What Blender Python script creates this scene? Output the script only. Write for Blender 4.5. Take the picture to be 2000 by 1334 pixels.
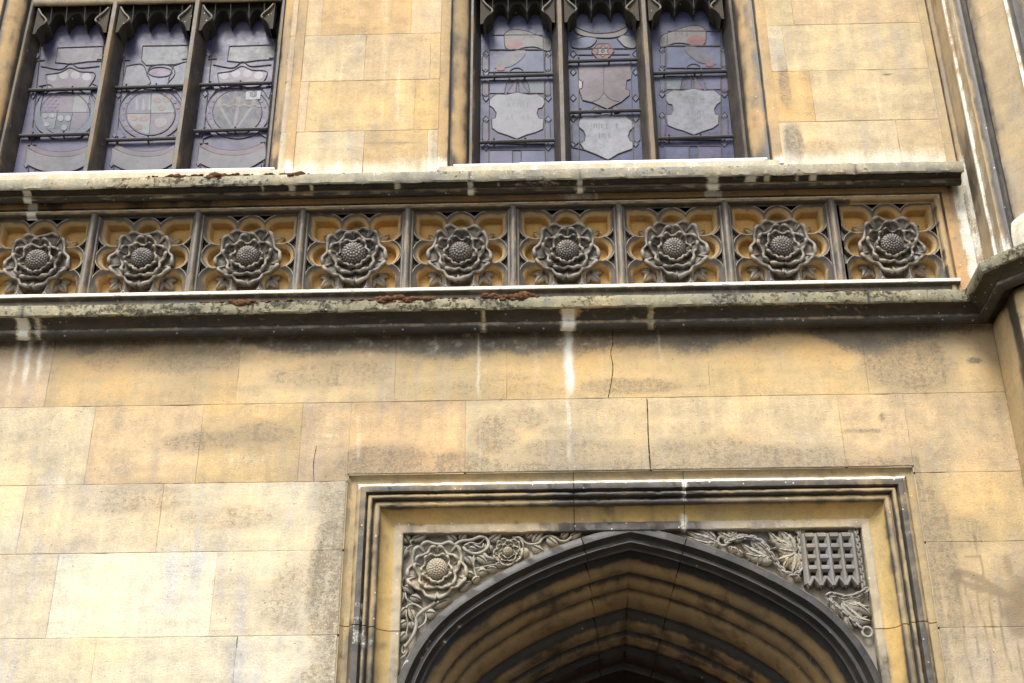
import bpy, math, random
import numpy as np
from mathutils import Matrix, Vector
random.seed(7); RS = np.random.RandomState(11)
scene = bpy.context.scene
for o in list(bpy.data.objects): bpy.data.objects.remove(o)

# ------------------------------------------------------------------ camera
PITCH, YAW, ROLL, FOC = math.radians(29), math.radians(-1.506), math.radians(-0.239), 2679.5
CAM = np.array([0, -6.46, 1.6])
cf = np.array([math.sin(YAW)*math.cos(PITCH), math.cos(YAW)*math.cos(PITCH), math.sin(PITCH)])
r0 = np.array([math.cos(YAW), -math.sin(YAW), 0.]); u0 = np.cross(r0, cf)
cr = math.cos(ROLL)*r0 + math.sin(ROLL)*u0; cu = -math.sin(ROLL)*r0 + math.cos(ROLL)*u0
cam = bpy.data.cameras.new('camera'); co = bpy.data.objects.new('camera', cam)
scene.collection.objects.link(co)
co.matrix_world = Matrix(((cr[0], cu[0], -cf[0], CAM[0]), (cr[1], cu[1], -cf[1], CAM[1]), (cr[2], cu[2], -cf[2], CAM[2]), (0, 0, 0, 1)))
cam.sensor_width = 36; cam.lens = FOC/2000*36; cam.clip_end = 3000
scene.camera = co
scene.render.resolution_x, scene.render.resolution_y = 1024, 683
def P(px, py, Y=0.):            # where the sight line of a measured photo point meets the plane y = Y
    d = cf*FOC + cr*(px-1000) - cu*(py-667); t = (Y-CAM[1])/d[1]
    q = CAM + t*d; return np.array([q[0], Y, q[2]])

# ------------------------------------------------------------------ sky, sun, exposure
SUN_EL, SUN_AZ = math.radians(51), math.radians(196)      # azimuth measured from +Y (north) clockwise: in front, a little to the left
w = bpy.data.worlds.new('World'); scene.world = w; w.use_nodes = True
nt = w.node_tree; bg = nt.nodes['Background']
sky = nt.nodes.new('ShaderNodeTexSky'); sky.sky_type = 'NISHITA'; sky.sun_disc = False
sky.sun_elevation = SUN_EL; sky.sun_rotation = SUN_AZ; sky.dust_density = 3.0; sky.air_density = 1.0
hs = nt.nodes.new('ShaderNodeHueSaturation'); hs.inputs['Saturation'].default_value = 0.38
nt.links.new(sky.outputs[0], hs.inputs['Color']); nt.links.new(hs.outputs[0], bg.inputs[0])
bg.inputs[1].default_value = 0.085
sun = bpy.data.lights.new('sun', 'SUN'); sun.energy = 1.4; sun.angle = math.radians(22); sun.color = (1, .97, .92)
so = bpy.data.objects.new('sun', sun); scene.collection.objects.link(so)
sd = Vector((math.sin(SUN_AZ)*math.cos(SUN_EL), math.cos(SUN_AZ)*math.cos(SUN_EL), math.sin(SUN_EL)))
so.rotation_euler = (-sd).to_track_quat('-Z', 'Y').to_euler()
scene.view_settings.view_transform = 'Standard'; scene.view_settings.look = 'None'
scene.view_settings.gamma = 1; scene.view_settings.use_curve_mapping = False
scene.view_settings.exposure = 1.86

# ------------------------------------------------------------------ helpers
def vnoise(x, y, scale=1., seed=0):
    x = np.asarray(x, float)*scale; y = np.asarray(y, float)*scale
    xi = np.floor(x).astype(int); yi = np.floor(y).astype(int); fx = x-xi; fy = y-yi
    fx = fx*fx*(3-2*fx); fy = fy*fy*(3-2*fy)
    def h(a, b):
        n = (a*374761393 + b*668265263 + seed*1274126177) & 0x7fffffff
        n = ((n ^ (n >> 13))*1274126177) & 0x7fffffff
        return ((n ^ (n >> 16)) & 0xffff)/65535.
    return (h(xi, yi)*(1-fx)+h(xi+1, yi)*fx)*(1-fy)+(h(xi, yi+1)*(1-fx)+h(xi+1, yi+1)*fx)*fy
def fbm(x, y, scale=1., seed=0):
    return .5*vnoise(x, y, scale, seed)+.3*vnoise(x, y, scale*2.1, seed+1)+.2*vnoise(x, y, scale*4.3, seed+2)
def ss(a, b, x):
    t = np.clip((np.asarray(x, float)-a)/(b-a), 0, 1); return t*t*(3-2*t)

OCH = (.43, .315, .165); PINK = (.45, .34, .225); PALE = (.46, .39, .27); WHITE = (.56, .515, .40)
ORANGE = (.445, .285, .115); DULL = (.33, .265, .165); DEEP = (.40, .235, .075)
class MB:
    def __init__(s): s.v = []; s.f = []; s.n = 0; s.a = {k: [] for k in ('soot', 'lime', 'moss', 'splash')}; s.t = []; s.mi = []  # first two masks also carry painted shade and painted highlights
    def add(s, V, F, tint=OCH, mi=0, **at):
        V = np.asarray(V, float).reshape(-1, 3); k = len(V)
        s.v.append(V); s.f += [[i+s.n for i in f] for f in F]; s.n += k; s.mi += [mi]*len(F)
        for q in s.a: s.a[q].append(np.broadcast_to(np.asarray(at.get(q, 0.), float).ravel() if np.ndim(at.get(q, 0.)) else float(at.get(q, 0.)), (k,)).copy())
        T = np.asarray(tint, float); s.t.append(np.broadcast_to(T.reshape(-1, 3) if T.ndim > 1 else T, (k, 3)).copy())
    def grid(s, A, closed=False, **kw):
        A = np.asarray(A, float); n, m = A.shape[:2]; idx = np.arange(n*m).reshape(n, m); F = []
        mm = m if closed else m-1
        a = idx[:-1, :mm]; b = idx[1:, :mm]; j = (np.arange(mm)+1) % m; c = idx[1:][:, j]; d = idx[:-1][:, j]
        F = np.stack([a, b, c, d], -1).reshape(-1, 4).tolist()
        s.add(A, F, **kw)
    def box(s, x0, x1, y0, y1, z0, z1, **kw):
        V = [(x, y, z) for x in (x0, x1) for y in (y0, y1) for z in (z0, z1)]
        s.add(V, [(0, 1, 3, 2), (4, 6, 7, 5), (0, 4, 5, 1), (2, 3, 7, 6), (0, 2, 6, 4), (1, 5, 7, 3)], **kw)
    def tube(s, pts, r, seg=6, cap=True, taper=None, **kw):
        pts = np.asarray(pts, float); n = len(pts); T = np.gradient(pts, axis=0); T /= np.linalg.norm(T, axis=1)[:, None]+1e-9
        up = np.array([0, 1, 0.]); R = np.full(n, r) if taper is None else r*np.asarray(taper)
        rings = []
        for i in range(n):
            a = np.cross(T[i], up); a /= np.linalg.norm(a)+1e-9; b = np.cross(T[i], a)
            th = np.arange(seg)/seg*2*math.pi
            rings.append(pts[i]+R[i]*(np.cos(th)[:, None]*a+np.sin(th)[:, None]*b))
        s.grid(np.array(rings), closed=True, **kw)
        if cap:
            for q in (0, n-1): s.add(np.vstack([rings[q]]), [list(range(seg))], **kw)
    def build(s, name, mats, parent=None, loc=None, sharp=40, smooth=True):
        me = bpy.data.meshes.new(name); me.from_pydata(np.vstack(s.v).tolist(), [], s.f)
        for q in s.a:
            at = me.attributes.new(q, 'FLOAT', 'POINT'); at.data.foreach_set('value', np.concatenate(s.a[q]).astype(np.float32))
        at = me.attributes.new('tint', 'FLOAT_COLOR', 'POINT')
        at.data.foreach_set('color', np.hstack([np.vstack(s.t), np.ones((s.n, 1))]).astype(np.float32).ravel())
        for m in (mats if isinstance(mats, (list, tuple)) else [mats]): me.materials.append(m)
        me.polygons.foreach_set('material_index', s.mi)
        if smooth:
            me.polygons.foreach_set('use_smooth', [True]*len(me.polygons)); me.set_sharp_from_angle(angle=math.radians(sharp))
        me.update(); o = bpy.data.objects.new(name, me); scene.collection.objects.link(o)
        if parent is not None: o.parent = parent
        if loc is not None: o.location = loc
        return o
def dens(a, step):
    a = np.asarray(a, float); out = [a[0]]; corner = [True]
    for p, q in zip(a[:-1], a[1:]):
        n = max(1, int(np.linalg.norm(q-p)/step))
        for i in range(1, n+1): out.append(p+(q-p)*i/n); corner.append(i == n)
    return np.array(out)
def miters(p):
    d = np.diff(p, axis=0); d /= np.linalg.norm(d, axis=1)[:, None]
    n = np.stack([d[:, 1], -d[:, 0]], 1); N = np.vstack([n[:1], n[:-1]+n[1:], n[-1:]])
    dot = np.concatenate([[2], 1+np.sum(n[:-1]*n[1:], 1), [2]])[:, None]
    N[1:-1] = N[1:-1]/dot[1:-1]; return N
def swept(path, off, step):     # corners mitred first, the runs between them filled in afterwards
    c = np.asarray(path, float); Nn = miters(c); R = c[:, None, :]+Nn[:, None, :]*np.asarray(off)[None, :, None]
    P_, A = [c[0]], [R[0]]
    for i in range(len(c)-1):
        n = max(1, int(np.linalg.norm(c[i+1]-c[i])/step))
        L = np.linalg.norm(c[i+1]-c[i]); d = (c[i+1]-c[i])/L; nrm = np.array([d[1], -d[0]]); lo_, hi_ = (R[i]-c[i])@d, (R[i+1]-c[i])@d
        for k in range(1, n+1):
            P_.append(c[i]+d*L*k/n)
            A.append(R[i+1] if k == n else c[i]+nrm*np.asarray(off)[:, None]+d*np.clip(L*k/n, lo_, np.maximum(hi_, lo_))[:, None])
    return np.array(P_), np.array(A)
def arc(cx, cy, r, a0, a1, n=7):
    a = np.radians(np.linspace(a0, a1, n)); return [(cx+r*math.cos(t), cy+r*math.sin(t)) for t in a]
def bez(pts, n=8):             # Catmull-Rom through points
    p = np.asarray(pts, float); p = np.vstack([2*p[0]-p[1], p, 2*p[-1]-p[-2]]); out = []
    for i in range(1, len(p)-2):
        for t in np.linspace(0, 1, n, endpoint=False):
            out.append(.5*((2*p[i])+(-p[i-1]+p[i+1])*t+(2*p[i-1]-5*p[i]+4*p[i+1]-p[i+2])*t*t+(-p[i-1]+3*p[i]-3*p[i+1]+p[i+2])*t**3))
    out.append(p[-2]); return np.array(out)
def linked_copy(o, parent, loc=None):
    c = o.copy(); scene.collection.objects.link(c); c.parent = parent
    if loc is not None: c.location = loc
    return c

# ------------------------------------------------------------------ materials
class N:
    def __init__(s, name):
        s.m = bpy.data.materials.new(name); s.m.use_nodes = True; s.t = s.m.node_tree; s.b = s.t.nodes['Principled BSDF']
    def node(s, ty, ins={}, **pr):
        n = s.t.nodes.new(ty)
        for k, v in pr.items(): setattr(n, k, v)
        for k, v in ins.items(): s.set(n.inputs[k], v)
        return n
    def set(s, sock, v):
        if isinstance(v, bpy.types.NodeSocket): s.t.links.new(v, sock)
        else: sock.default_value = v
    def math(s, op, a, b=None, c=None):
        n = s.node('ShaderNodeMath', operation=op); s.set(n.inputs[0], a)
        if b is not None: s.set(n.inputs[1], b)
        if c is not None: s.set(n.inputs[2], c)
        return n.outputs[0]
    def map(s, v, a, b, c, d, smooth=False):
        n = s.node('ShaderNodeMapRange', {0: v, 1: a, 2: b, 3: c, 4: d}); n.interpolation_type = 'SMOOTHSTEP' if smooth else 'LINEAR'; return n.outputs[0]
    def noise(s, vec, scale, detail=5, rough=.6):
        return s.node('ShaderNodeTexNoise', {'Vector': vec, 'Scale': scale, 'Detail': detail, 'Roughness': rough}).outputs[0]
    def mix(s, f, a, b, mode='MIX'):
        n = s.node('ShaderNodeMix', data_type='RGBA', blend_type=mode); s.set(n.inputs[0], f); s.set(n.inputs[6], a); s.set(n.inputs[7], b); return n.outputs[2]
    def attr(s, name): return s.node('ShaderNodeAttribute', attribute_name=name)
def c4(c): return (c[0], c[1], c[2], 1.)

def stone_mat(name, random_offset=False, soot=(.030, .028, .027), soot2=(.085, .072, .058), mottled=1., bump=.35, speck=.5, moss_col=(.055, .045, .022), lime_col=(.66, .64, .56), wear=.0, soft=(.30, .72, .96), rough=(.9, .66), spec=.35, lsoft=(.32, .8, .95), fleck=.85, fsize=(.05, .10), grain=.3):  # soot and lime colours also serve painted shade and highlights
    m = N(name); tc = m.node('ShaderNodeTexCoord').outputs['Object']
    if random_offset:
        rnd = m.node('ShaderNodeObjectInfo').outputs['Random']
        tc = m.node('ShaderNodeVectorMath', {0: tc, 1: m.node('ShaderNodeCombineXYZ', {0: m.math('MULTIPLY', rnd, 37.), 1: m.math('MULTIPLY', rnd, 91.), 2: m.math('MULTIPLY', rnd, 53.)}).outputs[0]}, operation='ADD').outputs[0]
    nA = m.noise(tc, 1.7, 6, .62); nB = m.noise(tc, 9, 9, .68); nG = m.noise(tc, 120, 4, .7)
    st = m.node('ShaderNodeMapping', {0: tc}); st.inputs['Scale'].default_value = (13, 13, 1.1)
    nC = m.noise(st.outputs[0], 1., 6, .6); nM = m.noise(tc, 42, 6, .7)
    bd = m.node('ShaderNodeMapping', {0: tc}); bd.inputs['Scale'].default_value = (1.3, 1.3, 9)
    nH = m.noise(bd.outputs[0], 1., 6, .65)
    t = m.attr('tint').outputs[0]
    k = m.math('MULTIPLY', m.map(nA, .3, .7, 1-.2*mottled, 1+.14*mottled), m.map(nB, .3, .7, 1-.16*mottled, 1+.12*mottled))
    k = m.math('MULTIPLY', k, m.map(nG, .3, .7, .84, 1.14)); k = m.math('MULTIPLY', k, m.map(nM, .3, .7, .90, 1.08)); k = m.math('MULTIPLY', k, m.map(nH, .3, .7, 1-.09*mottled, 1+.08*mottled))
    k = m.math('MULTIPLY', k, m.map(nC, .3, .7, 1-.10*mottled, 1+.08*mottled))
    col = m.node('ShaderNodeVectorMath', {0: t, 'Scale': k}, operation='SCALE').outputs[0]
    warm = m.mix(1., col, (1.07, .92, .72, 1), 'MULTIPLY'); pale = m.mix(1., col, (.98, 1.05, 1.30, 1), 'MULTIPLY')
    col = m.mix(m.map(m.math('ADD', m.math('MULTIPLY', nA, .6), m.math('MULTIPLY', nB, .4)), .48, .64, 0, .8*min(1, mottled), True), col, warm)
    col = m.mix(m.map(m.math('ADD', m.math('MULTIPLY', nA, .55), m.math('MULTIPLY', nC, .45)), .49, .38, 0, .8*min(1, mottled), True), col, pale)
    # pits and small dark chips
    vo = m.node('ShaderNodeTexVoronoi', {'Vector': tc, 'Scale': 34.}); pit = m.map(vo.outputs['Distance'], .05, .13, 1, 0, True)
    pit = m.math('MULTIPLY', pit, m.map(vo.outputs['Color'], .78, .8, 0, .55))
    col = m.mix(pit, col, (.09, .065, .04, 1))
    # sooty crust, plus painted shade
    s = m.attr('soot').outputs['Fac']
    sv = m.math('ADD', s, m.math('ADD', m.math('MULTIPLY', m.math('SUBTRACT', nB, .5), 1.1), m.math('MULTIPLY', m.math('SUBTRACT', nC, .5), .75)))
    sv = m.math('ADD', sv, m.math('ADD', m.math('MULTIPLY', m.math('SUBTRACT', nG, .5), grain), m.math('MULTIPLY', m.math('SUBTRACT', nM, .5), grain)))
    sm = m.math('MULTIPLY', m.map(sv, soft[0], soft[1], 0, soft[2], True), m.map(s, 0., .06, 0., 1.))
    sc = m.mix(m.map(nB, .42, .66, 0, 1), c4(soot), c4(soot2)); sc = m.mix(m.map(nC, .55, .75, 0, .5), sc, c4(soot2))
    col = m.mix(sm, col, sc)
    mo = m.attr('moss').outputs['Fac']
    mm = m.math('MULTIPLY', m.map(m.math('ADD', mo, m.math('ADD', m.math('MULTIPLY', m.math('SUBTRACT', nM, .5), 1.5), m.math('MULTIPLY', m.math('SUBTRACT', nB, .5), 1.2))), .35, .62, 0, .95, True), m.map(mo, 0, .05, 0, 1))
    mcol = m.mix(m.map(nM, .4, .62, 0, 1), c4(moss_col), (.022, .022, .014, 1))
    col = m.mix(mm, col, mcol)
    sp = m.attr('splash').outputs['Fac']
    spm = m.math('MULTIPLY', m.map(m.math('ADD', sp, m.math('ADD', m.math('MULTIPLY', m.math('SUBTRACT', nB, .5), .9), m.math('MULTIPLY', m.math('SUBTRACT', nG, .5), .7))), .15, .95, 0, .62, True), m.map(sp, 0, .05, 0, 1))
    col = m.mix(spm, col, (.12, .088, .06, 1))
    l = m.attr('lime').outputs['Fac']  # limescale, plus painted highlights
    lv = m.math('ADD', l, m.math('ADD', m.math('MULTIPLY', m.math('SUBTRACT', nC, .5), 1.0), m.math('ADD', m.math('MULTIPLY', m.math('SUBTRACT', nB, .5), .8), m.math('MULTIPLY', m.math('SUBTRACT', nG, .5), .9))))
    lm = m.math('MULTIPLY', m.map(lv, lsoft[0], lsoft[1], 0, lsoft[2], True), m.map(l, 0, .06, 0, 1))
    col = m.mix(lm, col, c4(lime_col))
    # white flecks (bird lime, chipped crust)
    v2 = m.node('ShaderNodeTexVoronoi', {'Vector': tc, 'Scale': 26.}); fl = m.map(v2.outputs['Distance'], fsize[0], fsize[1], 1, 0, True)
    fl = m.math('MULTIPLY', fl, m.map(v2.outputs['Color'], fleck, fleck+.01, 0, speck))
    col = m.mix(fl, col, (.62, .60, .54, 1))
    if wear > 0:
        pt = m.node('ShaderNodeNewGeometry').outputs['Pointiness']
        col = m.mix(m.map(pt, .52, .60, 0, wear, True), col, (.30, .275, .23, 1))
    m.set(m.b.inputs['Base Color'], col)
    m.set(m.b.inputs['Roughness'], m.map(sm, 0, 1, rough[0], rough[1])); m.b.inputs['Specular IOR Level'].default_value = spec
    h = m.math('ADD', m.math('MULTIPLY', nB, .7), m.math('ADD', m.math('MULTIPLY', nG, .35), m.math('MULTIPLY', pit, -.6)))
    h = m.math('ADD', h, m.math('MULTIPLY', mm, .5))
    bp = m.node('ShaderNodeBump', {'Strength': bump, 'Distance': .012, 'Height': h}); m.set(m.b.inputs['Normal'], bp.outputs[0])
    return m.m
def plain_mat(name, col, rough=.6, spec=.5, var=.2, scale=20, metallic=0):
    m = N(name); tc = m.node('ShaderNodeTexCoord').outputs['Object']; n = m.noise(tc, scale, 6, .65)
    m.set(m.b.inputs['Base Color'], m.mix(m.map(n, .3, .7, 0, 1), c4([c*(1-var) for c in col]), c4([min(1, c*(1+var)) for c in col])))
    m.b.inputs['Roughness'].default_value = rough; m.b.inputs['Specular IOR Level'].default_value = spec; m.b.inputs['Metallic'].default_value = metallic
    m.set(m.b.inputs['Normal'], m.node('ShaderNodeBump', {'Strength': .25, 'Distance': .004, 'Height': m.noise(tc, scale*6, 4)}).outputs[0])
    return m.m
M_WALL = stone_mat('weathered_ashlar', soot=(.075, .066, .055), soot2=(.15, .12, .08), soft=(.04, .80, .94), lsoft=(.2, 1.25, .88), mottled=1.35, bump=.9, grain=1.1)
M_MOULD = stone_mat('moulded_stone', fleck=.78, fsize=(.05, .14), speck=.7, bump=.3, soot=(.017, .0165, .0165), soot2=(.058, .047, .035), soft=(.22, .85, .96), rough=(.9, .5), spec=.45)
M_ARCH = stone_mat('sooted_shaded_arch_stone', fleck=.8, fsize=(.05, .12), speck=.5, bump=.3, soot=(.009, .0088, .009), soot2=(.026, .022, .018), soft=(.22, .8, .98), rough=(.9, .5), spec=.45)  # real crust on the front order; also holds painted shade further in
M_LEDGE = stone_mat('lichened_ledge_stone', soot=(.009, .009, .0085), soot2=(.030, .026, .017), speck=.45, bump=.9, mottled=1.8, rough=(.9, .55), spec=.4, fleck=.62, fsize=(.06, .2))  # crust tone darkened further to deepen the shade in the hollows
M_PANEL = stone_mat('carved_panel_stone', True, soot=(.05, .048, .048), soot2=(.13, .11, .085), speck=.6, rough=(.9, .5), spec=.45)
M_ROSE = stone_mat('sooted_rose_stone', True, soot=(.040, .037, .034), soot2=(.105, .090, .072), speck=.5, bump=.18, wear=.6, rough=(.7, .42), spec=.55)
M_SPAND = stone_mat('grey_carved_stone', False, soot=(.05, .047, .044), soot2=(.12, .107, .088), speck=.2, bump=.18, wear=.28, rough=(.75, .5), spec=.45)
M_IRON = plain_mat('black_iron', (.012, .012, .014), .5)
M_LEAD = plain_mat('window_lead', (.060, .052, .046), .6, .3)
M_FLASH = plain_mat('white_flashing', (.78, .76, .70), .5, var=.06)
M_MOSS = plain_mat('red_brown_moss', (.085, .042, .022), 1., .1, .7, 60)
M_CRACK = plain_mat('crack', (.02, .016, .012), 1., .1)
M_WOOD = plain_mat('dark_oak', (.10, .034, .018), .5, .3, .4, 8)
M_CORE = plain_mat('dark_light_block', (.02, .02, .02), 1., .1)
M_WEB = plain_mat('cobweb', (.45, .45, .45), 1., .1)
def glass_mat():
    m = N('stained_glass'); tc = m.node('ShaderNodeTexCoord').outputs['Object']
    t = m.attr('tint').outputs[0]; nA = m.noise(tc, 5, 6, .65); nB = m.noise(tc, 30, 7, .7)
    k = m.math('MULTIPLY', m.map(nA, .3, .7, .62, 1.38), m.map(nB, .3, .7, .78, 1.22))
    col = m.node('ShaderNodeVectorMath', {0: t, 'Scale': m.math('MULTIPLY', k, 1.08)}, operation='SCALE').outputs[0]
    col = m.mix(m.map(nA, .5, .7, 0, .4, True), col, (.085, .072, .085, 1))
    col = m.mix(m.map(nB, .6, .72, 0, .35, True), col, (.045, .052, .11, 1))
    v2 = m.node('ShaderNodeTexVoronoi', {'Vector': tc, 'Scale': 30.}); fl = m.math('MULTIPLY', m.map(v2.outputs['Distance'], .05, .1, 1, 0, True), m.map(v2.outputs['Color'], .86, .87, 0, .8))
    col = m.mix(fl, col, (.6, .6, .6, 1))
    m.set(m.b.inputs['Base Color'], col); m.set(m.b.inputs['Roughness'], m.map(nB, .3, .7, .25, .5)); m.b.inputs['Specular IOR Level'].default_value = .2
    m.set(m.b.inputs['Normal'], m.node('ShaderNodeBump', {'Strength': .15, 'Distance': .004, 'Height': nA}).outputs[0])
    return m.m
M_GLASS = glass_mat()

# ------------------------------------------------------------------ ground
g = MB(); g.grid([[(x, y, 0) for y in (-120, -40, -12, -6, -3, 0, 3, 12, 60)] for x in (-120, -40, -12, -4, 0, 4, 12, 40, 120)], tint=(.30, .27, .22))
gm = N('stone_paving'); tcg = gm.node('ShaderNodeTexCoord').outputs['Object']
br = gm.node('ShaderNodeTexBrick', {'Vector': tcg, 'Color1': (.11, .10, .085, 1), 'Color2': (.09, .083, .07, 1), 'Mortar': (.06, .055, .045, 1), 'Scale': 1.6, 'Mortar Size': .012})
gm.set(gm.b.inputs['Base Color'], gm.mix(gm.map(gm.noise(tcg, 3, 6), .3, .7, 0, .5), br.outputs[0], (.075, .068, .055, 1))); gm.b.inputs['Roughness'].default_value = .9
ground = g.build('ground', gm.m, smooth=False); ground['kind'] = 'structure'

# ------------------------------------------------------------------ the building
B = bpy.data.objects.new('stone_building', None); scene.collection.objects.link(B); B.location = (0, 0, 0)
B['label'] = 'old yellow stone building front with leaded windows, carved rose frieze and arched doorway'; B['category'] = 'building'

# --- ashlar walls
def wall_attrs(X, Z):
    n1 = fbm(X, Z, 4, 3); n2 = fbm(X, Z, 11, 5); st = fbm(X*6, Z*.6, 2, 8)
    soot = np.zeros_like(X); lime = np.zeros_like(X); splash = np.zeros_like(X)
    def blob(x, z, rx, rz, a, lo=.55):
        d = np.hypot((X-x)/rx, (Z-z)/rz)+(n1-.5)*.9; return a*(1-ss(lo, 1.15, d))
    low = Z < 5.24
    # crust below the string course, ragged lower edge
    amp = np.interp(X, [-3.2, -2.6, -2.0, -1.75, -1.5, -.9, -.5, -.35, .0, .1, .2, .36, .6, 1.1, 1.3, 1.55, 1.7, 2.05, 2.3], [.3, .45, .3, .35, .75, .8, .9, .8, .75, .3, .55, .5, .6, .62, .25, .75, .62, .5, .15])
    dep = np.interp(X, [-3, -2.5, -1.6, -1.3, -.8, -.3, .2, .45, .9, 1.3, 1.5, 1.8, 2.2], [.06, .10, .06, .10, .13, .14, .13, .09, .13, .05, .10, .22, .06])
    soot = np.where(low, amp*(1-ss(.4, 1.25, (5.235-Z)/(dep*(.55+.9*n1)))), soot)
    soot += low*.34*(1-ss(0, .45, 5.235-Z))*n2
    for b in [(-1.03, 3.85, .17, .66, .52), (-1.0, 3.4, .24, .5, .45), (-1.14, 3.72, .32, .28, .34), (-1.10, 4.0, .10, .2, .4), (-1.10, 4.30, .13, .2, .35), (-.80, 4.48, .36, .13, .46), (-.45, 4.47, .26, .10, .42), (-.27, 4.62, .16, .16, .40), (-.12, 4.72, .16, .08, .34), (.05, 4.55, .2, .06, .34),
              (.25, 4.52, .35, .10, .33), (.8, 4.50, .5, .1, .38), (1.2, 4.48, .35, .08, .4), (-1.75, 4.62, .25, .1, .40), (-1.45, 4.66, .25, .08, .36), (-2.0, 4.3, .3, .1, .33), (-1.6, 4.20, .4, .08, .3), (1.90, 5.02, .30, .26, .42), (1.95, 3.98, .07, .5, .42), (2.02, 4.06, .2, .1, .3),
              (-.2, 4.9, .5, .1, .3), (.5, 4.9, .4, .06, .35), (-1.9, 5.1, .5, .1, .35), (-1.2, 5.0, .4, .12, .34), (-2.3, 5.12, .3, .1, .3), (2.28, 5.02, .05, .02, .55), (1.75, 4.7, .03, .04, .45), (1.65, 4.62, .13, .012, .45)]:
        soot = np.maximum(soot, blob(*b))
    soot = np.where((Z < 4.6) & (X > -1.05) & (X < 1.9), np.maximum(soot, .42*(1-ss(.02, .13, Z-4.42))), soot)
    # lime runs under the joints of the string course
    for x, wd, z0, a in [(.135, .026, 4.84, 1.15), (.125, .016, 4.42, .62), (-.35, .012, 4.80, .8), (-.34, .010, 4.4, .45), (-2.79, .02, 4.95, .8), (-2.72, .018, 4.98, .75), (-2.86, .02, 4.9, .6), (.62, .012, 5.0, .5), (-1.26, .012, 4.9, .42), (.0, .012, 5.0, .3), (-.05, .03, 4.65, .35), (.3, .03, 4.65, .3)]:
        xx = X-x-.003*np.sin(Z*23+x*7)-.002*np.sin(Z*61)
        lime = np.maximum(lime, low*a*np.exp(-(xx/(wd*(.65+.7*n2)))**2)*ss(z0-.08, z0+.12, Z))
    lime = np.maximum(lime, low*.55*ss(.36, .8, fbm(X*1.2+Z*.4, Z*1.3-X*.2, 26, 21))*(1-ss(.08, .2, 5.235-Z))*(X < .3)*(X > -1.9))
    for b in [(-1.1, 4.64, .10, .014, .45), (-.97, 4.60, .02, .10, .36), (-.98, 4.72, .02, .06, .5), (-1.6, 4.5, .2, .05, .36), (-2.5, 4.4, .12, .05, .4)]: lime = np.maximum(lime, blob(*b))
    # upper wall: efflorescence above the cornice
    up = Z > 6.2
    lime = np.where(up, np.maximum(lime, .74*(1-ss(.1, 1.6, (Z-6.31)/(.085+.08*n1)))), lime)
    for x, z0, z1, wd in [(-1.28, 7.02, 7.2, .012), (-1.2, 7.02, 7.17, .02), (-.94, 6.7, 7.3, .012), (-.85, 6.65, 7.15, .014), (-1.0, 6.66, 6.86, .012), (-.97, 6.62, 6.72, .02), (-1.12, 6.66, 6.8, .014), (1.9, 6.7, 7.5, .01), (2.0, 6.6, 7.0, .008), (1.75, 6.9, 7.6, .01), (-1.1, 7.5, 7.75, .03), (-.95, 7.45, 7.7, .03)]:
        lime = np.maximum(lime, up*.42*np.exp(-((X-x-.003*np.sin(Z*17))/(wd*(.6+n2)))**2)*ss(z0-.05, z0+.05, Z)*(1-ss(z1-.05, z1+.05, Z)))
    soot = np.where(up, 0, soot)
    for b in [(1.47, 6.42, .06, .2, .55), (1.46, 6.95, .05, .25, .4), (1.62, 6.40, .1, .1, .3), (-.62, 6.5, .03, .3, .3), (-.85, 6.53, .2, .015, .38), (2.08, 6.96, .05, .008, .8), (-1.50, 6.9, .025, .6, .3)]:
        soot = np.where(up, np.maximum(soot, blob(*b)), soot)
    # brown splash at the lower right, with runs
    def seg(pts, wd, a):
        r = np.zeros_like(X)
        for (xa, za), (xb, zb_) in zip(pts[:-1], pts[1:]):
            t = np.clip(((X-xa)*(xb-xa)+(Z-za)*(zb_-za))/((xb-xa)**2+(zb_-za)**2), 0, 1); d = np.hypot(X-xa-t*(xb-xa), Z-za-t*(zb_-za)); r = np.maximum(r, a*(1-ss(.3, 1.1, d/(wd*(.5+1.1*n2)))))
        return r
    for b in [(2.30, 3.70, .13, .15, 1.15), (2.37, 3.62, .13, .18, 1.1), (2.25, 3.62, .10, .18, 1.0), (2.25, 3.88, .03, .09, .6)]: splash = np.maximum(splash, blob(b[0]+0, b[1], b[2], b[3], b[4], .35))
    for pts, wd in [([(1.97, 3.83), (2.02, 3.85), (2.10, 3.82), (2.2, 3.75), (2.28, 3.70)], .03), ([(1.99, 3.82), (2.06, 3.78), (2.15, 3.76), (2.24, 3.71)], .028), ([(2.05, 3.935), (2.13, 3.93)], .006)]: splash = np.maximum(splash, seg(pts, wd, .85))
    for x, z0, z1 in [(1.985, 3.3, 3.82), (2.035, 3.42, 3.8), (2.085, 3.2, 3.82), (2.13, 3.5, 3.78), (2.17, 3.35, 3.75), (2.23, 3.3, 3.6), (2.275, 3.15, 3.6), (2.34, 3.25, 3.6), (2.385, 3.1, 3.62), (2.12, 3.8, 4.03), (2.10, 3.9, 3.905)]:
        splash = np.maximum(splash, .85*np.exp(-((X-x-.008*np.sin(Z*15+x*30))/.008)**2)*ss(z0-.05, z0+.05, Z)*(1-ss(z1, z1+.04, Z)))
    return dict(soot=soot, lime=lime, splash=splash)
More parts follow.
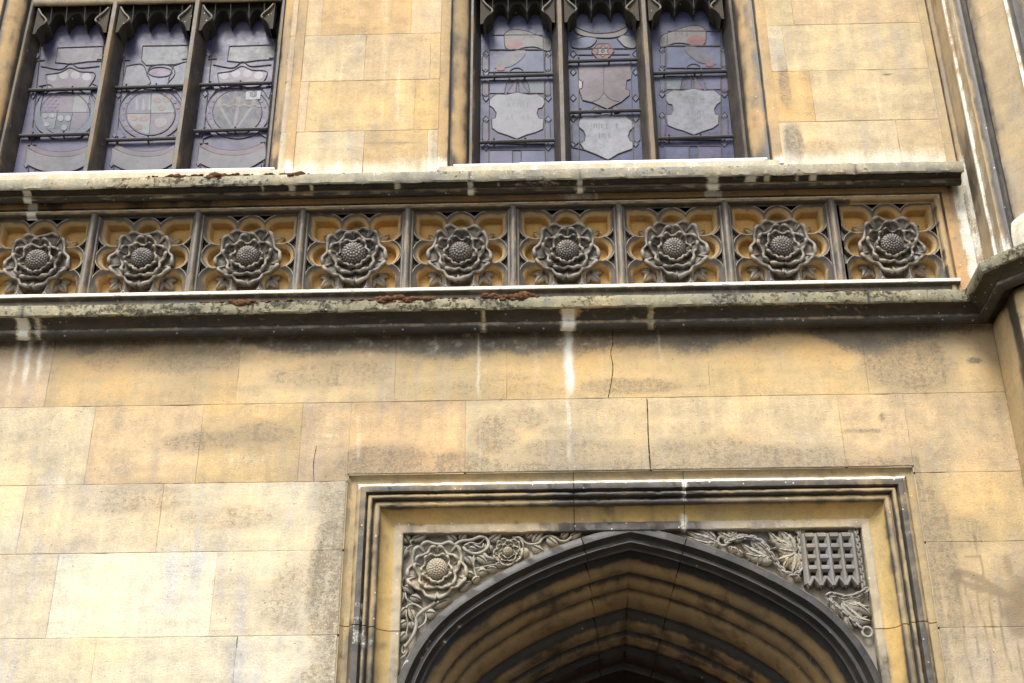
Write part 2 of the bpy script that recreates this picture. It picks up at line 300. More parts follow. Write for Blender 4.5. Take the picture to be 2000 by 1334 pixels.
def block(mb, x0, x1, z0, z1, tint, step=.0125, joint=.0022, edge_soot=.10, edge_lime=0., left_open=False):
    e = .0019
    def ax(a, b):
        n = max(2, int((b-a)/step)); return np.concatenate([[a, a+e, a+2.2*e], np.linspace(a+e, b-e, n+1)[1:-1], [b-2.2*e, b-e, b]])
    xs, zs = ax(x0, x1), ax(z0, z1); X, Z = np.meshgrid(xs, zs, indexing='ij')
    off = random.uniform(-.0008, .0008)+.0*x0; Y = np.full_like(X, off)+(fbm(X, Z, 5, 31)-.5)*.004
    if step < .05:
        ch = lambda a, b, sd_: np.clip(vnoise(a, b, 23, sd_)-.45, 0, 1)*.0018+np.clip(vnoise(a, b, 9, sd_+1)-.78, 0, 1)*.012
        X[:2] += ch(Z[:2]*0+x0*9, Z[:2], 51); X[-2:] -= ch(Z[-2:]*0+x1*9, Z[-2:], 53); Z[:, :2] += ch(X[:, :2], Z[:, :2]*0+z0*9, 55); Z[:, -2:] -= ch(X[:, -2:], Z[:, -2:]*0+z1*9, 57)
        mb.add([(x0-.006, .0048, z0-.006), (x1+.006, .0048, z0-.006), (x1+.006, .0048, z1+.006), (x0-.006, .0048, z1+.006)], [(0, 1, 2, 3)], tint=(.33, .275, .18), soot=.0)
    edge = np.zeros_like(X); edge[[0, -1], :] = 1; edge[:, [0, -1]] = 1
    Y = Y+edge*.0018
    at = wall_attrs(X, Z); at['soot'] = np.maximum(at['soot'], edge*edge_soot); at['lime'] = np.maximum(at['lime']*(1-.0*edge), edge*edge_lime)
    if x1 < -.9 and z1 < 4.45: tint = mixc(tint, WHITE, .48)  # brightness of the lower left put into the block tint
    if x0 > 1.8 and z1 < 5.3: tint = mixc(tint, DULL, .30)
    T = (np.asarray(tint)*.86+.14*np.array((.44, .335, .18)))*random.uniform(.96, 1.04)
    mb.grid(np.stack([X, Y, Z], -1), tint=T, **{k: v.ravel() for k, v in at.items()})
WALLS = {}
def wall_for(x, z):
    k = 'far_low' if x > 4 and z < 5.28 else 'far_up' if x > 4 else 'low' if z < 5.3 else 'top' if z > 9.2 else 'left' if x < -2 else 'pier' if x < .5 else 'right'
    return WALLS.setdefault(k, MB())
def course(z0, z1, joints, tints, step=.0125):
    for (a, b), t in zip(zip(joints[:-1], joints[1:]), tints): block(wall_for((a+b)/2, (z0+z1)/2), a, b, z0, z1, t, step)
def mixc(a, b, f): return tuple(x*(1-f)+y*f for x, y in zip(a, b))
YO = (.44, .325, .165)
course(4.831, 5.26, [-3.55, -2.655, -1.635, -.793, -.198, .872, 1.70, 2.405], [PINK, mixc(OCH, DULL, .35), mixc(OCH, PALE, .25), YO, YO, YO, mixc(OCH, DULL, .15)])
course(4.382, 4.831, [-3.3, -2.375, -1.80, -1.273, -1.017], [PALE, mixc(PINK, OCH, .5), OCH, mixc(PINK, OCH, .4)])
course(4.421, 4.831, [-1.017, -.414, .536, 1.53, 1.87], [mixc(PINK, ORANGE, .45), mixc(PALE, OCH, .45), mixc(PALE, OCH, .55), mixc(PINK, OCH, .5)])
course(4.382, 4.831, [1.87, 2.405], [mixc(PINK, OCH, .55)])
course(4.010, 4.382, [-3.4, -2.664, -1.958, -1.020], [PALE, mixc(PINK, OCH, .5), mixc(PALE, OCH, .4)]); course(4.010, 4.382, [1.87, 2.405], [YO])
course(3.577, 4.010, [-3.3, -2.4425, -1.645, -1.020], [mixc(PALE, OCH, .35), WHITE, mixc(PALE, OCH, .2)]); course(3.577, 4.010, [1.87, 2.405], [mixc(OCH, DULL, .2)])
course(3.15, 3.577, [-3.5, -2.19, -1.506, -1.020], [mixc(PALE, OCH, .3), mixc(PALE, WHITE, .3), mixc(PALE, WHITE, .5)]); course(3.15, 3.577, [1.87, 2.405], [mixc(OCH, PALE, .5)])
course(6.225, 6.622, [-1.53, -1.44, -1.035, -.66, -.60], [PALE, mixc(PALE, OCH, .3), mixc(OCH, ORANGE, .25), PALE]); course(6.225, 6.622, [1.397, 1.50, 2.08, 2.338], [PALE, mixc(PALE, OCH, .4), mixc(PALE, OCH, .6)])
course(6.622, 7.003, [-1.53, -1.39, -.745, -.60], [PINK, mixc(OCH, DULL, .12), mixc(YO, ORANGE, .3)]); course(6.622, 7.003, [1.397, 1.62, 2.338], [mixc(ORANGE, OCH, .45), mixc(PALE, OCH, .5)])
course(7.003, 7.365, [-1.53, -1.44, -1.06, -.66, -.60], [PINK, mixc(PALE, OCH, .45), mixc(OCH, PINK, .5), OCH]); course(7.003, 7.365, [1.397, 1.49, 2.338], [PALE, mixc(YO, PALE, .45)])
course(7.365, 7.74, [-1.53, -1.345, -.787, -.60], [mixc(PINK, OCH, .4), mixc(ORANGE, PINK, .3), PINK]); course(7.365, 7.74, [1.397, 1.57, 2.338], [mixc(YO, PALE, .3), mixc(PINK, OCH, .5)])
# the rest of the facade, beyond what the camera frames
rb = [0, .42, .85, 1.27, 1.7, 2.12, 2.55, 2.85, 3.15, 3.577, 4.010, 4.382, 4.831, 5.26]
def filler(x0, x1, zs):
    for i in range(len(zs)-1):
        x = x0; js = [x0]
        while x < x1-1.1: x += random.uniform(.7, 1.0); js.append(x)
        js.append(x1)
        course(zs[i], zs[i+1], js, [mixc(OCH, PALE, random.random()) for _ in js], .12)
filler(-1.9, -1.02, rb[:9]); filler(1.87, 2.405, rb[:9])
for i, zt in enumerate(rb[:-1]):
    xl = {3.15: -3.5, 3.577: -3.3, 4.010: -3.4, 4.382: -3.3, 4.831: -3.55}.get(zt, -1.9)
    filler(-8, xl, [zt, rb[i+1]])
ub = [7.74, 8.12, 8.5, 8.88, 9.26, 9.64, 10.1]
filler(-1.53, -.60, ub[:-2]); filler(1.397, 2.338, ub[:-2])
filler(-8, -3.44, [6.225, 6.622, 7.003, 7.365]+ub[:-2]); filler(-8, 2.338, [9.26, 9.64, 10.1])
filler(4.3, 7, rb); filler(4.3, 7, [5.3, 5.8, 6.3, 6.7, 7.1, 7.5, 7.9, 8.3, 8.7, 9.2, 9.64, 10.1])

for k in WALLS: WALLS[k].build('wall', M_WALL, B, sharp=60)
# cracks in the masonry
def crack(pts, wd=.004, jit=.006):
    ck = MB()
    p = bez([P(x, y, -.0032) for x, y in pts], 6)
    for a, b in zip(p[:-1], p[1:]):
        t = b-a; n = np.array([t[2], 0, -t[0]]); n /= np.linalg.norm(n)+1e-9; h = n*wd*.5*random.uniform(.6, 1.3)
        ck.add([a-h, a+h, b+h, b-h, a-h+(0, .004, 0), a+h+(0, .004, 0), b+h+(0, .004, 0), b-h+(0, .004, 0)], [(0, 1, 2, 3), (0, 3, 7, 4), (1, 5, 6, 2)])
    ck.build('crack', M_CRACK, B, smooth=False)
crack([(1196, 645), (1197, 668), (1193, 690), (1197, 715), (1194, 745), (1188, 776)], .0035)
crack([(1264, 780), (1265, 815), (1266, 850), (1268, 885), (1270, 914)], .0045)
crack([(613, 942), (612, 905), (618, 870)], .0018)


# --- string course, cornice and the turret plan
TUR = [(2.405, 0), (2.41, -.37), (2.976, -.936), (3.776, -.936), (4.30, -.37), (4.30, 0)]
def moulding(mb, prof, path, jts=(), step=.02, fn=None, seg_from=-8):
    prof = np.array(prof); p, A0 = swept(path, prof[:, 0], step)
    A = np.zeros((len(p), len(prof), 3)); A[:, :, 0] = A0[:, :, 0]; A[:, :, 1] = A0[:, :, 1]; A[:, :, 2] = prof[None, :, 1]
    S = np.concatenate([[0], np.cumsum(np.linalg.norm(np.diff(p, axis=0), axis=1))])
    wob = (fbm(S, S*0, 9, 4)-.5)*.006; A[:, :, 2] += wob[:, None]*.5; q_ = prof[None, :, 1]*9+0*A[:, :, 0]; A[:, :, 2] += (fbm(S[:, None]+0*q_, q_, 15, 44)-.5)*.009*(prof[None, :, 0] > .1); A[:, :, 2] += ss(.66, .82, fbm(S[:, None]+0*q_, q_*.2, 26, 45))*.008*(prof[None, :, 0] > .15)*(np.arange(len(prof))[None, :] > 4)
    kw = fn(S[:, None]+0*A[:, :, 0], A[:, :, 0], np.arange(len(prof))[None, :]+0*A[:, :, 0])
    for x in jts:                                   # a sunk joint between two lengths of stone
        i = np.argmin(np.abs(p[:, 0]-x)+(np.abs(p[:, 1]) > .01)*9); A[i, :, 1] += .006
    mb.grid(A, **{k: (v.reshape(-1, 3) if k == 'tint' else v.ravel()) for k, v in kw.items()})
X0 = -8.
JL = [P(x, 605, -.15)[0] for x in (45, 495, 942, 1110, 1272, 1437, 1700)]
LOWPROF = [(-.02, 5.405), (.05, 5.392), (.150, 5.366), (.166, 5.360), (.170, 5.353), (.170, 5.322), (.168, 5.298), (.160, 5.290)]+[(.155, 5.289), (.135, 5.288), (.115, 5.281), (.098, 5.268), (.090, 5.255)]+arc(.062, 5.240, .030, 40, -110, 8)+[(.045, 5.222), (.03, 5.235), (-.01, 5.246)]
def low_fn(S, X, K):
    zer = 0*S; n = fbm(S, K*.3, 7, 2); n2 = fbm(S, K*.7, 22, 9)
    fas = (K >= 1) & (K <= 7); hol = (K > 7) & (K < 13); roll = K >= 13
    tint = np.where(fas[..., None], np.array((.235, .215, .14)), np.array(OCH)); tint = np.where(roll[..., None], np.array((.30, .24, .15)), tint)
    pier = X > 2.2
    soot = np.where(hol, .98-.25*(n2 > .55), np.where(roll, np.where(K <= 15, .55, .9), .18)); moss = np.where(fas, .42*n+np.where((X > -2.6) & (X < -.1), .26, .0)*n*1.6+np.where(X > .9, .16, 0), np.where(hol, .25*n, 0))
    moss = np.where(fas & (K <= 3), moss+.16, moss)
    lime = np.where(fas, 0.36*n2, np.where(roll & (K <= 15), .34*n2*1.3, 0))  # roll tops painted paler to draw their highlight line
    for x, wd, a in [(JL[0], .035, 1.25), (JL[2], .012, .85), (JL[3], .035, 1.3), (JL[4], .02, .55), (JL[0]+.08, .02, .6)]:
        q = a*np.exp(-((X-x)/(wd*(.7+.6*n2)))**2)*(X < 2.1)
        lime = np.maximum(lime, np.where(hol | roll, q, lime)); soot = np.where(hol | roll, soot*(1-np.clip(q*1.1, 0, .9)), soot); 
    soot = np.where(pier & fas, .25, soot)
    soot = np.where(hol & (X > 1.15) & (X < 1.7) & (K < 12), soot*.9, soot)
    for xj in JL: soot = np.where((np.abs(X-xj) < .006) & (X < 2.1), np.maximum(soot, .7), soot)
    return dict(tint=tint, soot=soot, moss=moss, lime=lime)
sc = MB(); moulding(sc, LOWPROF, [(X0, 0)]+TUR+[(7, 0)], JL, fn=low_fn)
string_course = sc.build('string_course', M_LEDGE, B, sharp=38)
string_course['label'] = 'lichen-spotted string course with sooty, shade-deepened hollow underside'
JU = [P(x, 352, -.15)[0] for x in (52, 214, 430, 775, 919, 1133, 1395, 1672)]
UPPROF = [(-.02, 6.245), (.02, 6.238), (.155, 6.202), (.166, 6.196), (.170, 6.190), (.170, 6.160), (.168, 6.134), (.160, 6.126)]+[(.150, 6.132), (.132, 6.143), (.115, 6.145), (.102, 6.140), (.096, 6.131)]+arc(.074, 6.121, .022, 40, -110, 8)+[(.058, 6.104), (.045, 6.128), (.0, 6.142), (-.01, 6.143)]
def up_fn(S, X, K):
    n = fbm(S, K*.3, 8, 12); n2 = fbm(S, K*.7, 24, 19)
    fas = K <= 7; hol = (K > 7) & (K < 13); roll = K >= 13
    tint = np.where(fas[..., None], np.array((.26, .24, .178)), np.array(OCH)); tint = np.where(roll[..., None], np.array((.34, .26, .15)), tint)
    soot = np.where(hol, 1.2, np.where(roll, np.where(K <= 15, .42, np.where(K <= 17, .70+(n-.5)*1.2, 1.05)), .22+.3*(n2-.4)))  # roll painted from lit top to shaded black underside; hollow crust is real
    moss = np.where(fas, .36*n+np.where((X > -2.45) & (X < -1.5), .25, 0)*n*1.5+np.where(K <= 3, .1, 0), np.where(hol, .12*n, 0)); lime = np.where(fas, .36*n2+np.where(K < 5, .12, 0), np.where(roll & (K <= 14), .34*n2*1.3, 0))  # lime on the roll top is its painted highlight
    for x, wd, a in [(JU[0], .022, 1.2), (P(515, 360, -.12)[0], .012, .8), (P(570, 360, -.12)[0], .018, 1.1), (P(608, 360, -.12)[0], .012, .9), (JU[3], .014, 1.0), (JU[4], .016, 1.1), (JU[5], .018, 1.15), (JU[6], .03, 1.25), (P(1468, 360, -.12)[0], .035, 1.0), (P(1500, 360, -.12)[0], .02, .8), (P(1590, 360, -.12)[0], .022, 1.1), (P(1560, 360, -.12)[0], .02, .6)]:
        q = a*np.exp(-((X-x)/(wd*(.7+.6*n2)))**2)*np.where(roll & (np.abs(X-JU[0]) > .05) & (np.abs(X-JU[5]) > .05) & (np.abs(X-JU[6]) > .06) & (np.abs(X-JU[4]) > .05), .25, 1)
        lime = np.where(fas, lime, np.maximum(lime, q)); soot = np.where(fas, soot, soot*(1-np.clip(q*1.1, 0, .92)))
    lime = np.where(hol & (X > -.25) & (X < .4), np.maximum(lime, .42*n2*1.6), lime)
    for xj in JU: soot = np.where(np.abs(X-xj) < .006, np.maximum(soot, .6), soot)
    return dict(tint=tint, soot=soot, moss=moss, lime=lime)
cn = MB(); moulding(cn, UPPROF, [(X0, 0), (2.36, 0)], JU, fn=up_fn)
ce = np.array(UPPROF); cn.add([(2.36, -d, z) for d, z in ce], [list(range(len(ce)))], tint=(.3, .24, .15), soot=.8)
cornice = cn.build('cornice', M_LEDGE, B, sharp=38); cornice['label'] = 'pale cornice ledge with black hollow and limescale runs'

# --- frieze: framing mouldings, nine panels of carved roses
PITCHX, PZ, PH = .6, 5.787, .265
PC = [-2.86+PITCHX*k for k in range(9)]
PC[8] += .012; fx0, fx1 = PC[0]-.30-.01, PC[-1]+PH+.086
fm = MB()
FP = [(-.03, 0.), (.018, 0.), (.020, .022), (.030, .024)]+arc(.050, .014, .020, 200, -20, 9)[::1]
FP = [(0., -.002), (.034, -.002), (.036, .026), (.045, .028)]+[(.064-.019*math.cos(math.radians(a)), .012-.021*math.sin(math.radians(a))) for a in range(0, 181, 20)]+[(.084, .026), (.090, .031)]
def frame_sweep(mb, prof, path, fn, step=.02, wob=0., apex=None, cuts=()):
    prof = np.array(prof); p, A0 = swept(path, prof[:, 0], step); A = np.zeros((len(p), len(prof), 3))
    A[:, :, 0] = A0[:, :, 0]; A[:, :, 2] = A0[:, :, 1]; A[:, :, 1] = prof[None, :, 1]
    if apex is not None:
        h = len(p)//2; A[:h, :, 0] = np.minimum(A[:h, :, 0], apex); A[h:, :, 0] = np.maximum(A[h:, :, 0], apex)
    if wob:
        A[:, :, 1] += (fbm(A[:, :, 0], A[:, :, 2], 12, 6)-.5)*wob*1.5; A[:, :, 1] += ss(.62, .80, fbm(A[:, :, 0]*1.7+3, A[:, :, 2]*1.7, 22, 16))*wob*1.6
        A[:, :, 2] += (fbm(A[:, :, 0]+7, A[:, :, 2], 16, 26)-.5)*wob*.8
    hit = np.zeros(A.shape[:2])
    for cx_, cz_ in cuts:
        i = int(np.argmin(np.hypot(p[:, 0]-cx_, p[:, 1]-cz_))); d = A[i+1]-A[i-1]; d /= np.linalg.norm(d, axis=1)[:, None]+1e-9
        A[i-1] = A[i]-d*.003; A[i+1] = A[i]+d*.003; A[i, :, 1] += .006; hit[i] = 1
    kw = fn(A[:, :, 0], A[:, :, 2], np.arange(len(prof))[None, :]+0*A[:, :, 0])
    if len(cuts): kw['soot'] = np.where(hit > 0, np.maximum(kw['soot'], .62), kw['soot'])
    mb.grid(A, **{k: (v.reshape(-1, 3) if k == 'tint' else v.ravel()) for k, v in kw.items()})
def fr_fn(X, Z, K):
    n = fbm(X, Z, 3.5, 41); n2 = fbm(X*2, Z, 9, 42)
    flat = K <= 1; groove = (K > 1) & (K < 4); roll = K >= 4
    tint = np.where(flat[..., None], np.array((.42, .27, .13)), np.array((.36, .25, .12)))
    rightside = X > 1.75
    soot = np.where(flat, .12+.95*(n-.44)*2, np.where(groove, .9, np.where(K <= 8, .25, np.where(K <= 10, .45, .95))+.6*(n2-.5)))  # roll darkens downwards, painting its shaded underside
    soot = np.where(rightside, soot*np.where(Z < 6.0, .85, .40)*np.where(n2 > .5, 1, .6), soot)
    soot = np.where((X < -1.9) & flat, soot+.25, soot-.06*flat)
    lime = np.where(flat & (np.abs(X-P(1120, 385)[0]) < .14), .75*n2*1.3, 0.)
    lime = np.where((np.abs(X-JU[0]) < .03) | (np.abs(X-JU[6]) < .05)*flat, .9, lime)
    lime = np.maximum(lime, np.where((K >= 5) & (K <= 8) & (Z > 6.04), .62, 0))  # roll top painted pale as a sky-lit highlight
    return dict(tint=tint, soot=np.clip(soot, 0, 1.2), lime=lime)
ftop = PZ+PH+.088
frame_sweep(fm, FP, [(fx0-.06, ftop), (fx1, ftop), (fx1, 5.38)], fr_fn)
# bottom roll, its sky-lit top painted pale and its underside dark, and the plain stone round the frieze
zb = PZ-PH-.018
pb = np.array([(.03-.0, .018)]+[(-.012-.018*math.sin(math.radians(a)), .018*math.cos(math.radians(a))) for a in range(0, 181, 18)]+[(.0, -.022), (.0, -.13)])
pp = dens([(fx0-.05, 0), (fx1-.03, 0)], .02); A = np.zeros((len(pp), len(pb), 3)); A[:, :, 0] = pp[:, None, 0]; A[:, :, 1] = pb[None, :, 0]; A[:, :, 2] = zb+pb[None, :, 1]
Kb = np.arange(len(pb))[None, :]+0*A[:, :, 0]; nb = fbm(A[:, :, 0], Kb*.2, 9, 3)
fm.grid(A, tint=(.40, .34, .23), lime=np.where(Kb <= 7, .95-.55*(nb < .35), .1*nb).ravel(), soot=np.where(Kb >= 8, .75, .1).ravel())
for x0, x1, z0, z1 in [(fx1-.002, 2.338, 5.38, 6.13), (X0, fx0-.05, 5.38, 6.13)]:
    xs = np.linspace(x0, x1, 20); zs = np.linspace(z0, z1, 40); Xg, Zg = np.meshgrid(xs, zs, indexing='ij')
    fm.grid(np.stack([Xg, Xg*0+.0015, Zg], -1), tint=(.40, .27, .14), soot=(np.clip(fbm(Xg, Zg, 4, 77)*1.0*ss(5.55, 5.8, Zg), 0, .8)).ravel(), lime=(.6*(1-ss(.0, .12, Zg-5.42))).ravel())
fm.grid([[(x, .0025, z) for z in np.linspace(ftop-.004, 6.16, 4)] for x in np.linspace(X0, 2.338, 200)], tint=(.40, .26, .12), soot=.5)
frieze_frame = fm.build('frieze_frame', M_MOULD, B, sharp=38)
# shafts between the panels
pm = MB()
PPROF = [(-.036, .033), (-.030, .018), (-.022, .016)]+[(-.0185*math.cos(math.radians(a)), .004-.024*math.sin(math.radians(a))) for a in range(0, 181, 18)]+[(.022, .016), (.030, .018), (.036, .033)]
zs = np.concatenate([np.linspace(PZ-PH-.012, PZ+PH+.004, 40), PZ+PH+np.array([.012, .02, .026, .03])]); tp = np.ones(len(zs)); tp[-4:] = [.92, .75, .45, .1]
A = np.zeros((len(zs), len(PPROF), 3)); q = np.array(PPROF)
A[:, :, 0] = q[None, :, 0]*np.where(np.abs(q[None, :, 0]) > .019, 1, tp[:, None]); A[:, :, 1] = np.where(np.abs(q[None, :, 0]) > .0186, q[None, :, 1], .016+(q[None, :, 1]-.016)*tp[:, None]); A[:, :, 2] = zs[:, None]-PZ
Zr = A[:, :, 2]; npn = fbm(A[:, :, 0]*4, Zr*.8, 10, 51)
pm.grid(A, tint=(.34, .25, .13), soot=np.clip(.62+.9*(npn-.45)+.12*(np.abs(A[:, :, 0]) > .02), .1, 1.1).ravel())
shaft0 = None
for x in [PC[0]-.30]+[c+.30 for c in PC[:-1]]:
    if shaft0 is None: shaft0 = pm.build('frieze_shaft', M_PANEL, B, loc=(x, 0, PZ), sharp=50)
    else: linked_copy(shaft0, B, (x, 0, PZ))

# panel tracery: foils cut into a square slab
def panel_mesh():
    n = 190; h = PH; u = np.linspace(-h, h, n); U, W = np.meshgrid(u, u, indexing='ij')
    def circ(cx, cz, r): return r-np.hypot(U-cx, W-cz)
    def corner(sx, sz):
        cx, cz, hb, rr = sx*.1685, sz*.1685, .0975, .086
        qx, qz = np.abs(U-cx)-(hb-rr), np.abs(W-cz)-(hb-rr)
        rnd = rr-(np.hypot(np.maximum(qx, 0), np.maximum(qz, 0))+np.minimum(np.maximum(qx, qz), 0))
        box = hb-np.maximum(np.abs(U-cx), np.abs(W-cz))
        out = ((U-cx)*sx > 0) & ((W-cz)*sz > 0); return np.where(out, box, rnd)
    foils = [circ(0, .178, .087), circ(0, -.178, .087), circ(.178, 0, .087), circ(-.178, 0, .087)]+[corner(a, b) for a in (-1, 1) for b in (-1, 1)]+[circ(0, 0, .168)]
    s = np.max(foils, 0)
    Y = np.where(s >= 0, .031+np.clip(s, 0, .028)*1.15+.052*ss(.028, .033, s), .031+.032*ss(.004, .009, -s))
    Y += .0025*ss(0, .006, -np.abs(s+.002)+.006)*-1
    nz = fbm(U, W, 14, 61)
    ridge = np.exp(-((s-.001)/.006)**2); cham = (s > 0) & (s < .028)
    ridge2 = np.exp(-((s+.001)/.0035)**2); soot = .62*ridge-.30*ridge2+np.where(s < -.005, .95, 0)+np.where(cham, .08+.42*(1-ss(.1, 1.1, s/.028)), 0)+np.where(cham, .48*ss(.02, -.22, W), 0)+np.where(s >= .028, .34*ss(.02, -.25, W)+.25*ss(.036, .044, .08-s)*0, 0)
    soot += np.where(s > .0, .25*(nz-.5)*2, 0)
    tint = np.where((s >= .027)[..., None], np.array((.45, .275, .09)), np.array((.37, .25, .11)))  # chamfers tinted darker to carry the shade of their undersides
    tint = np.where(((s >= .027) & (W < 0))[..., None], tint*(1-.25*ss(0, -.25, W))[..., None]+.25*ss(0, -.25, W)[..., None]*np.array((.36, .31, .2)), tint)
    tint = tint*(1-ridge2[..., None])+ridge2[..., None]*np.array((.34, .32, .285))  # thin ridge lines lightened in colour as sky-lit edges
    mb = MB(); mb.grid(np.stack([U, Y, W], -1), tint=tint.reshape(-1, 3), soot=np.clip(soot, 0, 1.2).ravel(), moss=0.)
    return mb
def rose_mesh(R, depth, soot=.56, tint=(.22, .19, .145), seed=0, rot=0., bumpy=1.):
    """three rings of five curled petals; local y is depth, -y towards the viewer"""
    mb = MB(); rr = np.random.RandomState(seed)
    def ring(r_in, r_out, base, lip, off, edge_to, lobe=.06, edge_r=.93, roll=.045):
        for k in range(5):
            c = math.radians(off+72*k)+rot+rr.uniform(-.03, .03); hw = math.radians(36.8)
            t = np.linspace(-1, 1, 61); v = np.concatenate([np.linspace(0, .88, 20), [.905, .925, .945, .96, .975, .99, 1.0]]); T, V = np.meshgrid(t, v, indexing='ij')
            fa = 1+rr.uniform(-.025, .025); ph = rr.uniform(-.12, .12); cosw = np.cos(2*math.pi*(T+ph*(1-T*T)))
            aT = np.abs(T+ph*.9*(1-T*T)); ro = r_out*fa*(1-lobe*np.exp(-(aT/.43)**2)-.17*ss(.84, 1.02, np.abs(T))**1.6+.012*np.cos(T*11+k))
            th = c+T*hw*(1+.05*(1-V)); rad = r_in+(ro-r_in)*V
            up_ = (-.08*ss(.05, .35, V)*(1-ss(.45, .80, V))+.50*ss(.30, .86, V)+.50*ss(.76, .93, V))*(1-.62*ss(.945, 1.01, V)**1.2)
            z = base+lip*up_*(.72+.42*np.exp(-((aT-.68)/.24)**2)-.40*ss(.84, 1., np.abs(T)))
            z += lip*.16*np.exp(-(T/.22)**2)*np.exp(-((V-.6)/.2)**2)
            z += lip*.10*np.sin(T*4.1+k*1.7+seed)*V
            X = rad*np.cos(th); Z = rad*np.sin(th); Y = -z
            G = np.concatenate([np.stack([X, Y, Z], -1), np.stack([X[:, -1]*.992, Y[:, -1]+lip*.28, Z[:, -1]*.992], -1)[:, None], np.stack([X[:, -1]*edge_r, np.full(len(t), -edge_to), Z[:, -1]*edge_r], -1)[:, None]], 1)
            for e in (0, -1): G[e, :, 1] += lip*.5
            j_ = list(V[0]).index(min(V[0], key=lambda q_: abs(q_-.945))); rim = G[:, j_].copy(); rim[:, 1] -= lip*.02
            endc = ss(0, .12, 1-np.abs(t)); rim[:, [0, 2]] *= (.84+.16*endc)[:, None]; rim[:, 1] += lip*.25*(1-endc)
            mb.tube(rim*R*np.array([1, depth/R, 1]), roll*R, 8, False, .55+.45*endc+.25*np.exp(-((np.abs(t)-.72)/.18)**2), tint=np.array(tint)*1.05, soot=np.clip(soot-.06+.7*(fbm(rim[:, 0], rim[:, 2], 5, seed+k)[:, None]+np.zeros((1, 8))-.5), .03, 1).ravel())
            rim2 = G[:, j_]*np.array([.86, 1, .86]); rim2[:, 1] = np.interp(.86, [0, 1], [0, 1])*0+G[:, max(0, j_-7), 1]+lip*.10; rim2[:, [0, 2]] = G[:, max(0, j_-6)][:, [0, 2]]
            mb.tube(rim2[4:-4]*R*np.array([1, depth/R, 1]), roll*R*.42, 6, False, tint=tint, soot=soot+.15)
            nz = fbm(G[..., 0], G[..., 2], 7, seed+k)
            mb.grid(G*R*np.array([1, depth/R, 1]), tint=tint, soot=np.clip(soot+.6*(nz-.5), .05, 1.1).ravel())
    ring(.42, 1.0, .24, .34, 90, -.10, .165, .80, .050); ring(.24, .745, .22, .46, 126, .06, .18, .90, .044); ring(.15, .51, .34, .42, 90, .16, .19, .92, .036)
    a = np.linspace(0, 2*math.pi, 41); mb.grid(np.array([[(r*R*math.cos(t), -z*depth, r*R*math.sin(t)) for t in a] for r, z in [(.90, -.30), (.88, .06), (.5, .22), (.05, .40)]]), tint=tint, soot=soot)
    return mb
def seed_mesh(R, depth, soot=.72, tint=(.17, .13, .085), rows=9):
    mb = MB(); nl, na = rows*7, 150; th = np.linspace(0, 1, nl); a = np.linspace(0, 2*math.pi, na)
    T, Aa = np.meshgrid(th, a, indexing='ij'); lat = T*math.radians(118)
    row = np.floor(T*rows); cnt = np.maximum(5, np.round(22*np.sin((row+.5)/rows*math.radians(118))+1))
    bead = 1.25*np.sqrt(np.clip(np.abs(np.sin(T*rows*math.pi))*np.abs(np.sin(Aa*cnt/2+row*.8)), 0, 1)); q = 1+.10*bead
    x = .31*R*np.sin(lat)*np.cos(Aa)*q; z = .31*R*np.sin(lat)*np.sin(Aa)*q*1.02; y = -(.42+.50*np.cos(lat)*q)*depth
    mb.grid(np.stack([x, y, z], -1), tint=tint, soot=soot+.0*x.ravel()); return mb
def leaf_add(mb, base, tip, width, lift=.012, tint=(.25, .21, .15), soot=.6, ycol=0., serr=.08, curl=0., n=11):
    base, tip = np.asarray(base, float), np.asarray(tip, float); d = tip-base; L = np.linalg.norm(d); d = d/L; s = np.array([d[2], 0, -d[0]])
    t = np.linspace(0, 1, n); ws = np.linspace(-1, 1, 9); G = np.zeros((n, 11, 3))
    for i, q in enumerate(t):
        wv = width*.5*(math.sin(math.pi*min(1, q*.98+.02)**.72)**.8)*(1+serr*(1 if i % 2 else -1))
        c = base+d*L*q+s*curl*L*math.sin(q*math.pi)
        for j, ww in enumerate(ws):
            h = lift*(.35+.65*math.sin(q*math.pi)**.6)*(1-.55*ww*ww)-lift*.55*math.exp(-(ww/.13)**2)-lift*.10*math.sin(q*26-abs(ww)*5)*(abs(ww) > .2)
            G[i, j+1] = c+s*wv*ww+np.array([0, -h, 0])
        G[i, 0] = c-s*wv*1.0+np.array([0, .012, 0]); G[i, 10] = c+s*wv*1.0+np.array([0, .012, 0])
    mb.grid(G, tint=tint, soot=soot)
def sprig_mesh(sx, sz, kind):
    """three leaves set in a corner foil, growing away from the rose"""
    mb = MB(); y = .096
    if sz < 0:
        for (bx, bz, tx, tz, wd) in [(.122, -.122, .176, -.186, .056), (.130, -.112, .188, -.118, .048), (.108, -.130, .098, -.196, .048)]:
            leaf_add(mb, (sx*bx, y, bz), (sx*(tx+kind), y, tz), wd*.92, .013, soot=.42, serr=.1)
        mb.tube([(sx*.08, y-.002, -.08), (sx*.12, y-.008, -.11), (sx*.14, y-.012, -.13)], .004, soot=.7, tint=(.25, .21, .15))
    else:
        for (bx, bz, tx, tz, wd) in [(.128, .122, .190, .150, .050), (.118, .128, .125, .180, .042), (.135, .11, .186, .085, .042)]:
            leaf_add(mb, (sx*bx, y, bz), (sx*tx, y, tz+kind), wd, .012, soot=.42, tint=(.34, .24, .11), serr=.1)
    return mb
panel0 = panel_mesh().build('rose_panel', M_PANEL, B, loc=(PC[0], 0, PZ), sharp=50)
roses = [rose_mesh(.190, .092, seed=s, rot=r).build('rose', M_ROSE, panel0, loc=(0, .080, -.008), sharp=75) for s, r in ((1, .0), (2, .10), (3, -.03), (4, .04), (5, -.06))]
seeds = [seed_mesh(.190, .100, rows=r).build('seed_head', M_ROSE, panel0, loc=(0, .080, -.008), sharp=75) for r in (9, 8, 7)]
